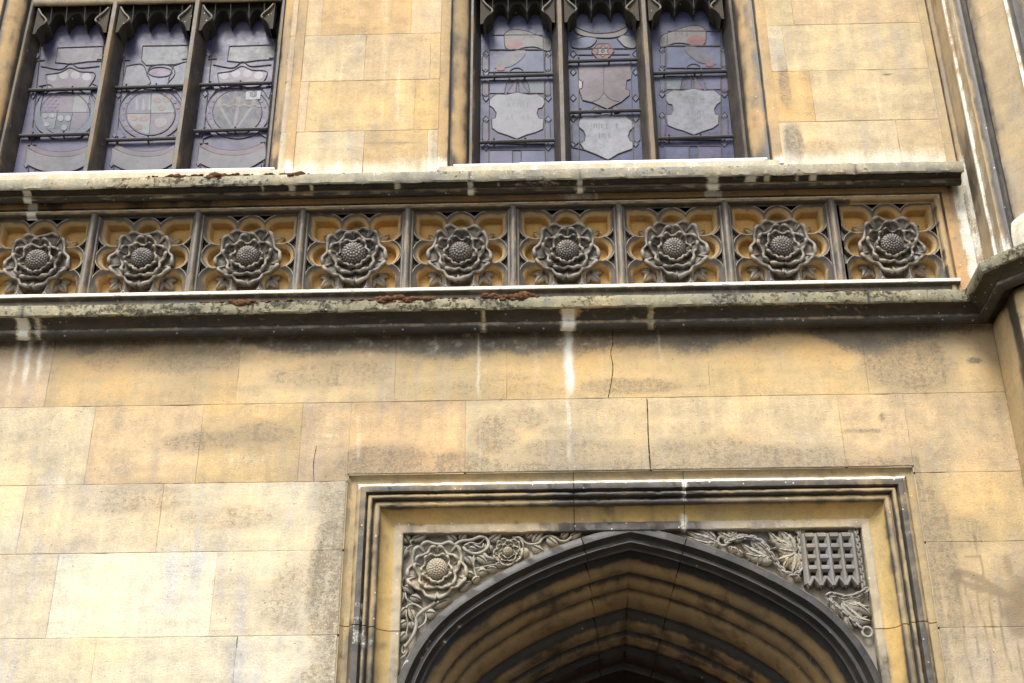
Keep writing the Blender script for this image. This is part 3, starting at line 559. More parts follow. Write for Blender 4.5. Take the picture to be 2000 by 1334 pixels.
sprigs = [[sprig_mesh(sx, sz, kd).build('leaf_sprig', M_ROSE, panel0, sharp=60) for sx in (-1, 1) for sz in (-1, 1)] for kd in (0., .008)]
pick = [0, 2, 3, 1, 4, 2, 3, 0, 4]; seedpick = [0, 0, 0, 1, 2, 0, 0, 1, 0]
for k in range(9):
    pk = panel0 if k == 0 else linked_copy(panel0, B, (PC[k], 0, PZ))
    if k == 0: continue
    r_ = linked_copy(roses[pick[k]], pk); s_ = linked_copy(seeds[seedpick[k]], pk)
    if k == 3: s_.scale = (1.12, 1.08, 1.1)
    for q in sprigs[k % 2]: linked_copy(q, pk)
for q in roses[1:]+seeds[1:]+sprigs[1]: bpy.data.objects.remove(q)

# --- windows
YG = .25
def profile_soot(n, seed, lo=.2, hi=1.): return lo+(hi-lo)*np.array([vnoise(i*.9, seed, 1, seed) for i in range(n)])
JP = [(1.0, .004), (.998, -.004), (.945, -.004), (.936, .004), (.930, .022)]+[(.93-.095*math.sin(math.radians(a)), .022+.055*(1-math.cos(math.radians(a)))+.03*math.sin(math.radians(a))) for a in range(10, 91, 16)]+[(.834, .118), (.828, .13), (.822, .122), (.808, .120), (.798, .135), (.792, .165), (.776, .215), (.766, .255), (.764, .28)]
JS = [.2, .2, .2, .9, .75]+[.42, .28, .26, .32, .42, .6]+[.9, 1., .8, .6, .8, .95, 1., 1., 1.]
def make_window(cx, name_label):
    mb = MB(); z = np.concatenate([np.linspace(6.21, 7.9, 90), np.linspace(7.95, 9.2, 20)]); q = np.array(JP)
    for sgn in (-1, 1):
        A = np.zeros((len(z), len(q), 3)); A[:, :, 0] = cx+sgn*q[None, :, 0]; A[:, :, 1] = q[None, :, 1]; A[:, :, 2] = z[:, None]
        n1 = fbm(A[:, :, 0]*3, A[:, :, 2]*.8, 6, 71+int(sgn)); js = np.interp(np.arange(len(q)), np.arange(len(JS)), JS)[None, :]
        foot = 1-ss(.0, .22, A[:, :, 2]-6.30+.12*(n1-.5))
        soot = js+.10+.9*(n1-.5)+.65*foot*(A[:, :, 1] > .01)
        T = np.where((A[:, :, 1] > .1)[..., None], np.array((.24, .17, .09)), np.array((.37, .26, .13)))
        mb.grid(A, tint=T.reshape(-1, 3), soot=np.clip(soot, 0, 1.15).ravel(), lime=(.8*foot*(A[:, :, 1] < .0)).ravel())
    # sloping sill, weathered
    mb.grid([[(x, y, zz) for y, zz in ((-.02, 6.313), (.05, 6.335), (.27, 6.44))] for x in np.linspace(cx-1., cx+1., 60)], tint=(.36, .30, .2), soot=.35, lime=.3)
    mb.box(cx-.985, cx+.965, -.066, .03, 6.22, 6.3045, tint=(.42, .37, .26), soot=.25, lime=.35)
    # head above the upper lights
    mb.box(cx-1.0, cx+1.0, .0, .3, 9.2, 9.28, tint=OCH, soot=.5)
    win = mb.build('window', M_MOULD, B, sharp=42); win['label'] = name_label
    # stooled blocks and white flashing on the sill
    fl = MB()
    fl.box(cx-.90, cx+.88, -.062, .02, 6.306, 6.320); fl.box(cx-.99, cx-.90, -.05, -.01, 6.302, 6.312); fl.box(cx-.52, cx+.9, -.05, .02, 6.3225, 6.332)
    fl.build('sill_flashing', M_FLASH, win, smooth=False)
    # mullions
    MP = [(-.052, .262), (-.046, .205), (-.030, .150), (-.018, .118), (-.0155, .106), (-.012, .100), (.012, .100), (.0155, .106), (.018, .118), (.030, .150), (.046, .205), (.052, .262)]
    zz = np.linspace(6.33, 9.2, 130); qm = np.array(MP)
    for i, mx in enumerate((cx-.265, cx+.265)):
        mm = MB(); A = np.zeros((len(zz), len(qm), 3)); A[:, :, 0] = mx+qm[None, :, 0]; A[:, :, 1] = qm[None, :, 1]; A[:, :, 2] = zz[:, None]
        n1 = fbm(A[:, :, 0]*5, A[:, :, 2]*.9, 6, 81+i); nose = A[:, :, 1] < .125
        foot = 1-ss(.0, .25, A[:, :, 2]-6.33)
        mm.grid(A, tint=(.22, .16, .088), soot=np.clip(np.where(nose, .62, 1.02)+.8*(n1-.5)+.35*foot, 0, 1.1).ravel())
        mm.build('mullion', M_MOULD, win, sharp=40)
    # transom with its cusped light heads
    tr = MB(); q = np.array([(.105, 7.90), (.098, 7.89), (.098, 7.795), (.103, 7.775), (.112, 7.768), (.128, 7.772), (.15, 7.80), (.2, 7.83), (.26, 7.84)])
    tr.grid([[(x, y, zz2) for y, zz2 in q] for x in np.linspace(cx-.80, cx+.80, 80)], tint=(.34, .27, .16), soot=.45); tr.build('transom', M_MOULD, win, sharp=40)
    for i in range(3):
        lx = cx+(-.53, 0, .53)[i]; hd = MB(); us = np.linspace(-.235, .235, 121)
        def under(u):
            a = abs(u)
            if a < .062: return 7.712-.085*(a/.062)**2.6
            if a < .160: return 7.715-.085*abs((a-.111)/.049)**2.6
            return 7.63-.065*ss(.160, .190, a)+.0*a
        zu = np.array([float(under(u))+.03 for u in us])
        ys = [.165, .168, .175, .19, .21, .24, .262]
        A = np.array([[(lx+u, y, zq+(.012 if k == 0 else .0)+(.0 if k < 3 else -.006*(k-2))) for k, y in enumerate(ys)] for u, zq in zip(us, zu)])
        top = np.array([[(lx+u, .165, 7.84), (lx+u, .165, zq+.03), (lx+u, .165, zq+.012)] for u, zq in zip(us, zu)])
        A = np.concatenate([top, A], 1)
        hd.grid(A, tint=(.012, .010, .007), soot=0.)  # heads and shoulders tinted near-black for the shade under the transom
        # curled leaf shoulders at the springing
        for sg in (-1, 1):
            c = [(.232, 7.72), (.222, 7.685), (.205, 7.655), (.182, 7.628), (.168, 7.612), (.158, 7.600), (.155, 7.588), (.162, 7.578), (.174, 7.574), (.19, 7.560), (.208, 7.53), (.216, 7.50)]
            c = [(a_, min(b_+.032, 7.745)) for a_, b_ in c]; pr = np.array(c); yv = [.112, .106, .112, .2, .24]; off = [.006, 0, 0, 0, 0]
            G = np.array([[(lx+sg*(ux+o_), y, zq) for y, o_ in zip(yv, off)] for ux, zq in pr])
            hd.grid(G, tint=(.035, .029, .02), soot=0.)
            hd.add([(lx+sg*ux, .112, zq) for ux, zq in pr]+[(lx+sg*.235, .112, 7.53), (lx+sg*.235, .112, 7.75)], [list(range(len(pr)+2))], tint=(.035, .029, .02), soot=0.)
            hd.tube(bez([(lx+sg*.225, .104, 7.732), (lx+sg*.2, .100, 7.687), (lx+sg*.165, .098, 7.644), (lx+sg*.158, .098, 7.622), (lx+sg*.168, .100, 7.612)], 5), .006, tint=(.17, .155, .12), soot=.4)
        for u in (-.16, -.06, .06, .16):                      # cobwebbed cusp ribs
            zc = float(under(u))+.03; hd.tube([(lx+u*.98, .135, 7.775), (lx+u, .162, zc+.03), (lx+u*1.02, .185, zc-.002), (lx+u*1.04, .24, zc-.012)], .0035, tint=(.11, .10, .085), soot=.2)
        hd.build('light_head', M_MOULD, win, sharp=45)
    return win
win_l = make_window(-2.44, 'left leaded window with three round heraldic shields')
win_r = make_window(.40, 'right leaded window with scalloped plaques')
# --- stained glass, drawn piece by piece in the plane of each window
GB, GL, GP, GW, GR, GG, GY, GD = (.027, .032, .068), (.050, .058, .102), (.056, .040, .068), (.124, .127, .1415), (.10, .036, .040), (.062, .070, .086), (.074, .068, .068), (.016, .018, .030)
def Z1(x, y, Y=YG): return P(x/3.3333, y/3.3333, Y)
def Z3(x, y, Y=YG): return P(x/2.857+850, y/2.857, Y)
class Light:
    def __init__(s, cx, MAP): s.g = MB(); s.l = MB(); s.M = MAP; s.cx = cx; s.d = .0
    def base(s, col, z0=6.36, z1=9.2):
        xs = np.linspace(s.cx-.235, s.cx+.235, 5); zs_ = np.linspace(z0, z1, 20); s.g.grid([[(x, YG, z) for z in zs_] for x in xs], tint=col)
    def poly(s, pts, col, lead=True, closed=True, r=.0030):
        s.d += .00012; p = np.array([s.M(x, y, YG-.0012-s.d) for x, y in pts])
        if col is not None: s.g.add(p, [list(range(len(p)))], tint=np.array(col)*random.uniform(.9, 1.1)*(.36 if max(col) > .142 else 1))
        if lead: s.line(pts+[pts[0]] if closed else pts, r)
    def line(s, pts, r=.0030):
        p = np.array([s.M(x, y, YG-.004) for x, y in pts]); s.l.tube(dens(p, .05), r, 5)
    def smooth(s, pts, col, lead=True, r=.0030, n=5):
        q = bez(list(pts)+[pts[0]], n)[:-1]; s.poly([tuple(a) for a in q], col, lead, True, r)
    def ell(s, x, y, rx, ry, col, lead=True, n=28, r=.0030): s.poly([(x+rx*math.cos(t), y+ry*math.sin(t)) for t in np.arange(n)/n*2*math.pi], col, lead, True, r)
    def curve(s, pts, r=.0030): s.line([tuple(a) for a in bez(pts, 6)], r)
    def text(s, x0, x1, y, h=26, col=(.092, .093, .104)):
        x = x0
        while x < x1:
            if random.random() < .82:
                hh = h*random.choice([1, 1, 1, 1.35]); s.poly([(x, y), (x+7, y-3), (x+7, y+hh), (x, y+hh-4)], col, False)
                if random.random() < .4: s.poly([(x+7, y), (x+16, y+4), (x+16, y+9), (x+7, y+6)], col, False)
            x += random.choice([13, 15, 24])
    def done(s, win): s.g.build('glass_panel', M_GLASS, win, smooth=False); s.l.build('lead_came', M_LEAD, win)
def plaque_light(cx, dx, dy, win, flip):
    L = Light(cx, lambda x, y, Y=YG: Z3(x+dx, y+dy, Y)); L.base(GB)
    m = (lambda x: 905-x) if flip else (lambda x: x)
    def q(pts): return [(m(x), y) for x, y in pts]
    L.poly(q([(303, 195), (600, 195), (605, 275), (303, 275)]), GL); L.poly(q([(303, 280), (605, 278), (606, 400), (303, 402)]), mixc(GL, GB, .4))
    L.poly(q([(303, 448), (608, 446), (611, 800), (301, 800)]), mixc(GB, GP, .3)); L.poly(q([(303, 448), (400, 448), (385, 520), (303, 520)]), GL, True); L.poly(q([(515, 448), (608, 446), (608, 520), (530, 520)]), (.19, .23, .28), True)
    L.poly(q([(300, 836), (430, 836), (430, 945), (300, 945)]), mixc(GP, GL, .5)); L.poly(q([(480, 836), (612, 836), (614, 945), (480, 945)]), mixc(GL, GB, .3)); L.line(q([(430, 836), (480, 836)]))
    for x in (283, 630):
        for y in (300, 405, 545, 665, 820):
            L.poly(q([(x-17, y), (x, y-20), (x+18, y), (x, y+20)]), GL)
    for y0, y1 in ((300, 402), (448, 540), (670, 790)): L.poly(q([(612, y0+18), (625, y0), (640, y0+18), (642, y1-14), (628, y1), (614, y1-14)]), mixc(GB, GL, .4)); L.poly(q([(264, y0+18), (280, y0), (296, y0+18), (297, y1-14), (281, y1), (263, y1-14)]), mixc(GB, GP, .6))
    L.smooth(q([(385, 190), (420, 166), (490, 168), (570, 195), (637, 225), (637, 285), (560, 262), (495, 265), (440, 280), (392, 262)]), GY); L.ell(m(440), 247, 52, 28, GR, False); L.smooth(q([(330, 380), (360, 320), (440, 285), (500, 280), (490, 320), (420, 370)]), mixc(GY, GB, .4), False); L.ell(m(365), 382, 24, 12, GR, False)
    L.ell(m(455), 420, 46, 42, None); L.poly(q([(455, 440), (400, 520), (450, 518)]), GP); L.poly(q([(465, 440), (525, 520), (470, 518)]), (.10, .10, .19))
    L.text(490, 560, 180, 30, (.045, .042, .045)) if not flip else L.text(345, 415, 180, 30, (.045, .042, .045))
    L.poly(q([(320, 540), (345, 525), (400, 528), (455, 515), (520, 528), (570, 525), (605, 545), (611, 575), (596, 600), (574, 606), (567, 635), (580, 660), (606, 665), (600, 720), (560, 738), (510, 752), (455, 775), (405, 755), (350, 738), (318, 715), (314, 665), (335, 658), (341, 630), (325, 605), (303, 588), (303, 558)]), GW, True, True, .0036)
    L.text(395, 520, 572); L.text(400, 520, 638)
    L.done(win)
plaque_light(-.13, 0, 0, win_r, False); plaque_light(.93, 992, -22, win_r, True)
L = Light(.40, Z3); L.base(mixc(GB, GL, .3))
for y in (300, 400, 545, 660, 800):
    for x in (770, 1118): L.poly([(x-17, y), (x, y-20), (x+18, y), (x, y+20)], GL)
L.line([(790, 270), (1090, 270)]); L.line([(790, 305), (1085, 303)]); L.line([(800, 305), (802, 935)]); L.line([(1090, 303), (1105, 930)]); L.line([(760, 820), (830, 835)]); L.line([(940, 890), (940, 935)]); L.line([(985, 885), (990, 935)])
L.smooth([(780, 150), (860, 180), (930, 185), (1010, 175), (1068, 150), (1060, 185), (1000, 208), (920, 210), (830, 200), (785, 180)], GY); L.text(870, 1010, 168, 18, (.045, .042, .045)); L.smooth([(1015, 215), (1050, 195), (1110, 215), (1115, 265), (1060, 260)], (.25, .25, .26)); L.smooth([(760, 230), (830, 205), (900, 215), (860, 262), (770, 265)], GL)
L.poly([(905, 245), (965, 243), (998, 285), (965, 325), (905, 327), (872, 288)], GR); L.smooth([(935+28*math.cos(t)*(1.25 if i % 2 else .85), 285+26*math.sin(t)*(1.25 if i % 2 else .85)) for i, t in enumerate(np.arange(12)/12*2*math.pi)], (.32, .29, .31)); L.ell(935, 285, 9, 8, GY)
L.poly([(800, 372), (870, 368), (940, 374), (1010, 366), (1085, 368), (1097, 410), (1090, 440), (1066, 448), (1062, 495), (1085, 505), (1082, 530), (1040, 566), (960, 607), (880, 572), (822, 558), (803, 500), (820, 492), (824, 460), (800, 440)], (.21, .165, .19), True, True, .0036)
L.line([(940, 372), (940, 515)]); L.curve([(940, 515), (915, 550), (868, 570)]); L.curve([(940, 515), (975, 552), (1026, 568)]); L.poly([(802, 448), (818, 452), (818, 490), (803, 495)], (.55, .53, .55), False); L.poly([(880, 605), (905, 590), (925, 630), (890, 628)], (.23, .12, .14)); L.poly([(990, 600), (1010, 590), (1030, 628), (1000, 630)], (.23, .12, .14))
L.poly([(805, 668), (830, 650), (890, 655), (955, 640), (1025, 652), (1060, 648), (1100, 678), (1112, 705), (1085, 728), (1075, 760), (1088, 785), (1108, 795), (1098, 830), (1020, 858), (965, 892), (900, 862), (832, 835), (808, 800), (833, 785), (838, 755), (828, 730), (798, 705)], GW, True, True, .0036)
L.text(870, 1010, 690); L.text(900, 1000, 745)
L.poly([(765, 700), (782, 690), (800, 710), (803, 790), (785, 805), (767, 790)], (.12, .15, .22)); L.poly([(1112, 690), (1130, 680), (1140, 700), (1143, 780), (1125, 795), (1112, 780)], (.12, .14, .21))
L.done(win_r)
def roundel(cx, ox, oy, kind):
    L = Light(cx, Z1); L.base(mixc(GB, GP, .3)); sl = lambda y: (oy-y)*.115
    def C(x, y): return (ox+x+(-y)*.10, oy+y)
    def q(p): return [C(*a) for a in p]
    if kind == 2: L.poly(q([(-95, -440), (230, -445), (225, -345), (130, -320), (-60, -315), (-95, -350)]), (.15, .165, .19)); L.smooth(q([(-50, -255), (-30, -305), (50, -320), (115, -300), (130, -250), (90, -190), (120, -160), (-60, -160), (-20, -200)]), mixc(GL, GG, .5)); L.ell(*C(35, -270), 78, 32, GP); L.smooth(q([(-190, -310), (-90, -320), (-50, -260), (-30, -190), (-190, -170)]), mixc(GG, GP, .3)); L.smooth(q([(115, -310), (215, -330), (225, -180), (110, -170), (95, -210)]), mixc(GG, GL, .3))
    else:
        L.poly(q([(-95, -430), (200, -440), (205, -345), (110, -340), (0, -325), (-100, -335)]), (.16, .155, .185) if kind == 3 else (.145, .13, .16)); L.smooth(q([(-155, -255), (-60, -270), (0, -300), (70, -275), (165, -265), (150, -200), (100, -165), (-110, -160), (-140, -200)]), (.17, .135, .175))
        for i in range(4): L.ell(*C(-110+i*75+(0 if i in (0, 3) else 0), -240-(12 if i in (1, 2) else 0)), 30, 26, GW, False)
        L.curve(q([(-190, -310), (-60, -290), (0, -330), (60, -300), (190, -310)])); L.curve(q([(-190, -180), (-120, -190), (-90, -160)])); L.curve(q([(150, -200), (190, -180)]))
    L.ell(ox, oy, 208, 172, mixc(GP, (.10, .10, .26), .5)); L.ell(ox, oy, 196, 160, mixc(GP, GB, .3), False)
    for a in range(0, 360, 15):
        t = math.radians(a); L.ell(ox+182*math.cos(t), oy+148*math.sin(t), 12, 10, random.choice([(.08, .08, .25), (.2, .12, .14), GP]), False, 7)
    e = [(ox+160*math.cos(t), oy+142*math.sin(t)) for t in np.arange(32)/32*2*math.pi]; L.poly(e, GD if kind == 3 else mixc(GL, GD, .4), True, True, .0036)
    if kind == 2:
        for i, (c, s0) in enumerate((((.26, .27, .29), 0), ((.17, .15, .23), 8), ((.21, .23, .26), 16), ((.16, .13, .17), 24))):
            pass
        def quad(sx, sy, c): L.poly([(ox, oy)]+[(ox+150*math.cos(t), oy+132*math.sin(t)) for t in [math.atan2(sy*math.sin(b), sx*math.cos(b)) for b in np.linspace(0, math.pi/2, 9)]], c, False)
        quad(1, -1, (.21, .24, .25)); quad(-1, -1, (.15, .14, .22)); quad(-1, 1, (.23, .25, .26)); quad(1, 1, (.16, .14, .19))
        L.line([(ox+6, oy-142), (ox-6, oy+142)]); L.line([(ox-158, oy+3), (ox+158, oy-3)])
        for i in range(3):
            x = ox-100+i*42; L.poly([(x, oy-20), (x+4, oy-75), (x+10, oy-105), (x+18, oy-75), (x+24, oy-20)], (.27, .28, .30), False)
        for x, y in ((45, -85), (105, -90), (70, -35), (-110, 30), (-45, 35), (-80, 90)): L.ell(ox+x, oy+y, 27, 17, (.26, .15, .13), False, 12)
        L.smooth([(ox+30, oy+40), (ox+70, oy+25), (ox+110, oy+45), (ox+95, oy+80), (ox+50, oy+95), (ox+30, oy+70)], (.22, .20, .22), False)
    elif kind == 3:
        for bx, tx in ((-125, -25), (0, -25), (100, 0)):
            L.poly([C(bx*.95-12, -40), C(bx*.95+12, -40), C(tx*.4+8, 120), C(tx*.4-8, 120)], (.20, .175, .20), False); L.poly([C(bx-15, -100), C(bx+12, -105), C(bx+15, -45), C(bx-12, -42)], (.22, .17, .15), False)
        for i in range(9):
            L.ell(*C(-120+i*32, -40-(8 if i % 2 else 0)), 20, 8, (.22, .18, .16), False, 8)
        L.poly(q([(45, -135), (140, -140), (140, -85), (45, -80)]), (.48, .5, .55), False); L.poly(q([(68, -135), (118, -137), (116, -105), (93, -92), (70, -105)]), GD, False); L.poly(q([(90, -130), (97, -130), (97, -105), (90, -105)]), (.3, .3, .33), False)
    else:
        cols = [[(.12, .11, .24), (.17, .13, .18), (.22, .23, .25)], [(.21, .25, .28), (.08, .10, .15), (.14, .115, .16)]]
        for i in range(2):
            for j in range(3): L.poly(q([(-150+j*100, -125+i*118), (-52+j*100, -125+i*118), (-58+j*96, -10+i*105), (-150+j*97, -10+i*105)]), cols[i][j], False)
        for i in range(6):
            for j in range(5):
                if (i+j) % 2: L.ell(*C(-140+i*17, -115+j*22), 8, 10, (.25, .13, .12), False, 6)
        L.line(q([(-155, -8), (150, -8)])); L.line(q([(-52, -8), (-60, 100)])); L.line(q([(48, -8), (36, 110)]))
        for x, y in ((-130, 15), (-85, 15), (-115, 70)): L.ell(*C(x, y), 18, 14, (.12, .11, .14), False, 10)
        for x, y in ((-28, 30), (20, 30), (0, 90)): L.ell(*C(x, y), 20, 20, (.27, .28, .30), False, 10)
        L.smooth(q([(-195, -40), (-160, -120), (-165, 0), (-110, 100), (-60, 135), (-140, 120), (-190, 60)]), (.10, .14, .20)); L.smooth(q([(150, -120), (195, -40), (190, 60), (140, 120), (80, 130), (140, 60), (165, 0)]), (.10, .14, .21))
    # margins and small quarries
    for x in (-205, 205): L.line(q([(x, -470), (x*1.0, 470)]))
    for y in (-380, -120, 140, 330):
        for x in (-222, 222): L.poly(q([(x-14, y), (x, y-20), (x+14, y), (x, y+20)]), GL)
    for y in (-345, -160, 205, 330): L.line(q([(-225, y), (-170, y-4)])); L.line(q([(170, y-8), (225, y-12)]))
    L.poly(q([(-205, -145), (-150, -150), (-190, -90)]), mixc(GB, GD, .4)); L.poly(q([(150, -150), (205, -155), (195, -90)]), mixc(GB, (.03, .03, .09), .5)); L.poly(q([(-205, 90), (-150, 150), (-205, 170)]), (.03, .03, .08)); L.poly(q([(160, 140), (205, 90), (205, 165)]), mixc(GB, GP, .5))
    # ribbon and foot
    L.poly([tuple(a) for a in bez(q([(-225, 225), (-120, 268), (0, 282), (110, 268), (205, 220)]), 6)]+[tuple(a) for a in bez(q([(215, 300), (110, 362), (0, 380), (-120, 368), (-225, 325)]), 6)], (.185, .18, .205), True, True, .0036)
    L.poly([tuple(a) for a in bez(q([(-200, 205), (-100, 240), (0, 250), (100, 238), (190, 200)]), 6)]+[tuple(a) for a in bez(q([(205, 222), (110, 266), (0, 280), (-120, 266), (-215, 225)]), 6)], (.19, .125, .155) if kind == 3 else (.15, .12, .15))
    L.poly(q([(-105, 455), (-90, 395), (0, 385), (110, 385), (140, 420), (135, 470)]), mixc(GW, GG, .5)); L.line(q([(-160, 360), (-170, 460)])); L.line(q([(190, 340), (185, 460)])); L.smooth(q([(20, 400), (60, 385), (90, 400), (60, 425), (10, 430)]), mixc(GL, GP, .4)); L.poly(q([(-70, 395), (-20, 390), (-45, 430)]), (.2, .11, .15), False)
    L.done(win_l)
roundel(-2.97, 425, 740, 1); roundel(-2.44, 980, 738, 2); roundel(-1.91, 1545, 730, 3)
for i, lx in enumerate((-.53, 0, .53)):          # iron saddle bars with their ties
    for win, cx, zz in ((win_l, -2.44, ((7.172, 6.816), (7.178, 6.768), (7.186, 6.825))[i]), (win_r, .40, ((7.204, 6.695), (7.312, 6.910), (7.202, 6.696))[i])):
        for z in zz:
            bm = MB(); bm.tube([(cx+lx-.235, .226, z-.003), (cx+lx, .225, z), (cx+lx+.235, .226, z+.003)], .012, 8)
            for u in (-.15, .04): bm.tube([(cx+lx+u, .216, z+.018), (cx+lx+u, .222, z-.0), (cx+lx+u, .245, z-.022)], .006, 6)
            bm.build('saddle_bar', M_IRON, win)

# --- doorway
DC, DH, DT = .430, 1.446, 4.421
dm = MB()
DP = [(-.0, .006), (.004, .012), (.020, .028), (.046, .030), (.049, .018), (.068, -.002), (.073, -.004), (.098, .000), (.103, .022), (.108, .030)]+[(.121-.013*math.cos(math.radians(a)), .026-.014*math.sin(math.radians(a))) for a in range(20, 161, 28)]+[(.134, .045), (.138, .048)]+[(.156-.017*math.cos(math.radians(a)), .050-.017*math.sin(math.radians(a))) for a in range(20, 161, 28)]+[(.174, .066), (.178, .072), (.190, .088), (.215, .106), (.236, .114), (.242, .113), (.246, .110), (.280, .112), (.284, .116), (.286, .175)]
nDP = len(DP)
DSOOT = np.interp(np.arange(nDP), [0, 1, 2, 3, 4, 5, 6, 7, 8, 9, 11, 12, 15, 16, 17, 19, 21, 23, 24, 26, 27, 28, 29, 31, 32, nDP-1], [.45, .15, .1, .2, .4, .3, .8, .8, 1, 1, .35, .35, .95, .95, .3, .3, .5, .8, .30, .16, .14, .2, .26, .3, .35, .5])
def d_fn(X, Z, K):
    js = np.interp(K, np.arange(nDP), DSOOT); n = fbm(X, Z, 4, 101); n2 = fbm(X*1.0, Z*1.0, 13, 102)
    top = Z > DT-.30+.0*X; top = (Z > 4.11) & (X > DC-DH+.05) & (X < DC+DH-.05)
    mid = np.exp(-((X-.45)/.42)**4)
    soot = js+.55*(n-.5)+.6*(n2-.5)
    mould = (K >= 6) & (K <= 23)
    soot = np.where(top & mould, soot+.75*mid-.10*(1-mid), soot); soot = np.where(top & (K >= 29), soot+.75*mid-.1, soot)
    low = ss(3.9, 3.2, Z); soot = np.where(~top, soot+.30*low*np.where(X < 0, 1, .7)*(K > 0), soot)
    soot = np.where((~top) & (X > 1) & (K <= 3), soot-.1, soot)
    tint = np.where(((K >= 24) & (K <= 28))[..., None], np.array((.38, .265, .10)), np.array((.30, .23, .125)))
    tint = np.where(((K >= 29) & (K <= 33))[..., None], np.array((.36, .30, .2)), tint)
    lime = np.where((K >= 4) & (K <= 5) & (Z > DT-.075) & (np.abs(X-DC) < DH-.05), .62, 0.)  # pale line painted along the top ledge where the sky lights it
    lime = np.maximum(lime, np.where(np.abs(X-P(1337, 950)[0]) < .009, .6*(K > 4)*(n2 > .45)*top, 0)); lime = np.maximum(lime, np.where((X < 0) & (Z < 3.75), .45*ss(.55, .7, n2)*mould, 0))
    return dict(tint=tint, soot=np.clip(soot, 0, 1.2), lime=lime)
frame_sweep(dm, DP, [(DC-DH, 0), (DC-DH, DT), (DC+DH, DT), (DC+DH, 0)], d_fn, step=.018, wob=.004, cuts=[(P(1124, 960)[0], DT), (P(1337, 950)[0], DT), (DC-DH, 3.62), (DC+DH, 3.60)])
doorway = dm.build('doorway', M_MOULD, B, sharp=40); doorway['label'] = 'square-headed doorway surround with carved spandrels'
# four-centred arch
def arch_path(apex=4.170, step=26):
    a1 = np.radians(np.linspace(90, 35, step)); R1, hw, zs_ = .785, 1.195, 3.157
    lo = [(hw-R1+R1*math.sin(t), zs_+R1*math.cos(t)) for t in a1]
    R2 = 2.3; s35 = math.sin(math.radians(35)); x35, z35 = lo[-1]; t0 = math.asin(s35-x35/R2)
    t = np.linspace(math.radians(35), t0, 30)[1:]
    hi = [(x35-R2*(s35-math.sin(q)), z35+R2*(math.cos(q)-math.cos(math.radians(35)))) for q in t]
    return np.array([(hw, 0.), (hw, 1.5), (hw, 2.6)]+lo+hi)
AR = arch_path(); AR[-1, 0] = 0.
ARCH = np.vstack([np.stack([-AR[:, 0], AR[:, 1]], 1), np.stack([AR[::-1, 0], AR[::-1, 1]], 1)[1:]])+np.array([[.425, 0]])
APr = [(-.002, .176), (0., .122), (.004, .118), (.038, .118), (.042, .124), (.050, .146), (.060, .158), (.070, .158), (.074, .150), (.080, .149), (.085, .158), (.092, .178), (.100, .190), (.106, .192), (.105, .200),
       (.060, .206), (.020, .225), (.020, .300), (.085, .318), (.116, .328)]+[(.112+.030*math.sin(math.radians(a))+.022*(a/180.), .372-.046*math.cos(math.radians(a))) for a in range(15, 166, 25)]+[(.118, .428), (.112, .452), (.165, .466), (.182, .490), (.190, .515), (.188, .540), (.145, .550), (.145, .572), (.198, .580), (.214, .596), (.228, .63), (.238, .67), (.242, .70), (.236, .712), (.185, .722), (.185, .750), (.252, .760), (.285, .79), (.305, .83), (.310, .87), (.25, .89), (.25, .93), (.325, .945), (.345, .98), (.352, 1.02), (.345, 1.05), (.30, 1.06), (.30, 1.09), (.36, 1.11), (.385, 1.16), (.39, 1.22), (.33, 1.24), (.33, 1.30), (.40, 1.32), (.41, 1.5), (.41, 1.95)]
nAP = len(APr)
def a_fn(X, Z, K):
    n = fbm(X, Z, 5, 111); n2 = fbm(X*2, Z*2, 14, 112); Ya = np.interp(K, np.arange(nAP), np.array(APr)[:, 1])
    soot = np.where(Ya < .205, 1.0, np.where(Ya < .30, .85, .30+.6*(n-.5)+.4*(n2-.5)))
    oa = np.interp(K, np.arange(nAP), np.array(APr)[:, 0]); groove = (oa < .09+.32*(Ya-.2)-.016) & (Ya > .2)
    soot = np.where(groove, 1.2, soot); soot = np.where(Ya > .74, .5+.5*(n-.5), soot); soot = np.where(Ya > .98, .8, soot); soot = np.where(groove, 1.2, soot)  # grooves and deep orders blackened by depth as painted shade
    lime = np.where(Ya < .205, .55*ss(.66, .78, fbm(X*3, Z*3, 9, 113))*(X < 0)*(Z < 3.75), 0)
    edge = (K <= 1); lime = np.where(edge, .5*ss(.4, .6, n2), lime); soot = np.where(edge, .35, soot)
    for d in (P(1330, 1070, .15)[0],):
        lime = np.where((np.abs(X-d+ (4.1-Z)*.25) < .008) & (Ya < .21) & (Z > 3.9), .8, lime)
    tint = np.where((Ya > .30)[..., None], np.array((.28, .188, .085)), np.array((.3, .25, .18)))  # inner orders tinted darker for the shade inside the arch
    return dict(tint=tint, soot=np.clip(soot, 0, 1.2), lime=lime)
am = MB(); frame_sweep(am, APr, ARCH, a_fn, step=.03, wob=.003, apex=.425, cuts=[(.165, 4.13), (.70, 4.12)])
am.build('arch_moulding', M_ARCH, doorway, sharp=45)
# spandrel fields
FX0, FX1, FZ = DC-DH+.284, DC+DH-.284, DT-.284
for sgn in (-1, 1):
    mb = MB(); pts = AR[3:]; pts = pts[(pts[:, 1] < FZ+.05)]
    G = []
    for x, z in pts:
        xx = .425+sgn*x; zz = np.linspace(min(z, FZ-.001)-.01, FZ+.012, 24); G.append([(xx, .168, q) for q in zz])
    G = np.array(G); n = fbm(G[..., 0], G[..., 2], 6, 120)
    mb.grid(G, tint=(.22, .195, .145), soot=(.42+.5*(n-.5)+.25*ss(4.05, 4.13, G[..., 2])).ravel(), lime=(.12*n).ravel())  # field darkened behind the carving to stand in for its deep shadows
    sp = mb.build('spandrel', M_SPAND, doorway, smooth=False)
    if sgn < 0: spl = sp
    else: spr = sp
spl['label'] = 'left spandrel carved with roses and trailing leaves'; spr['label'] = 'right spandrel carved with chained portcullis'
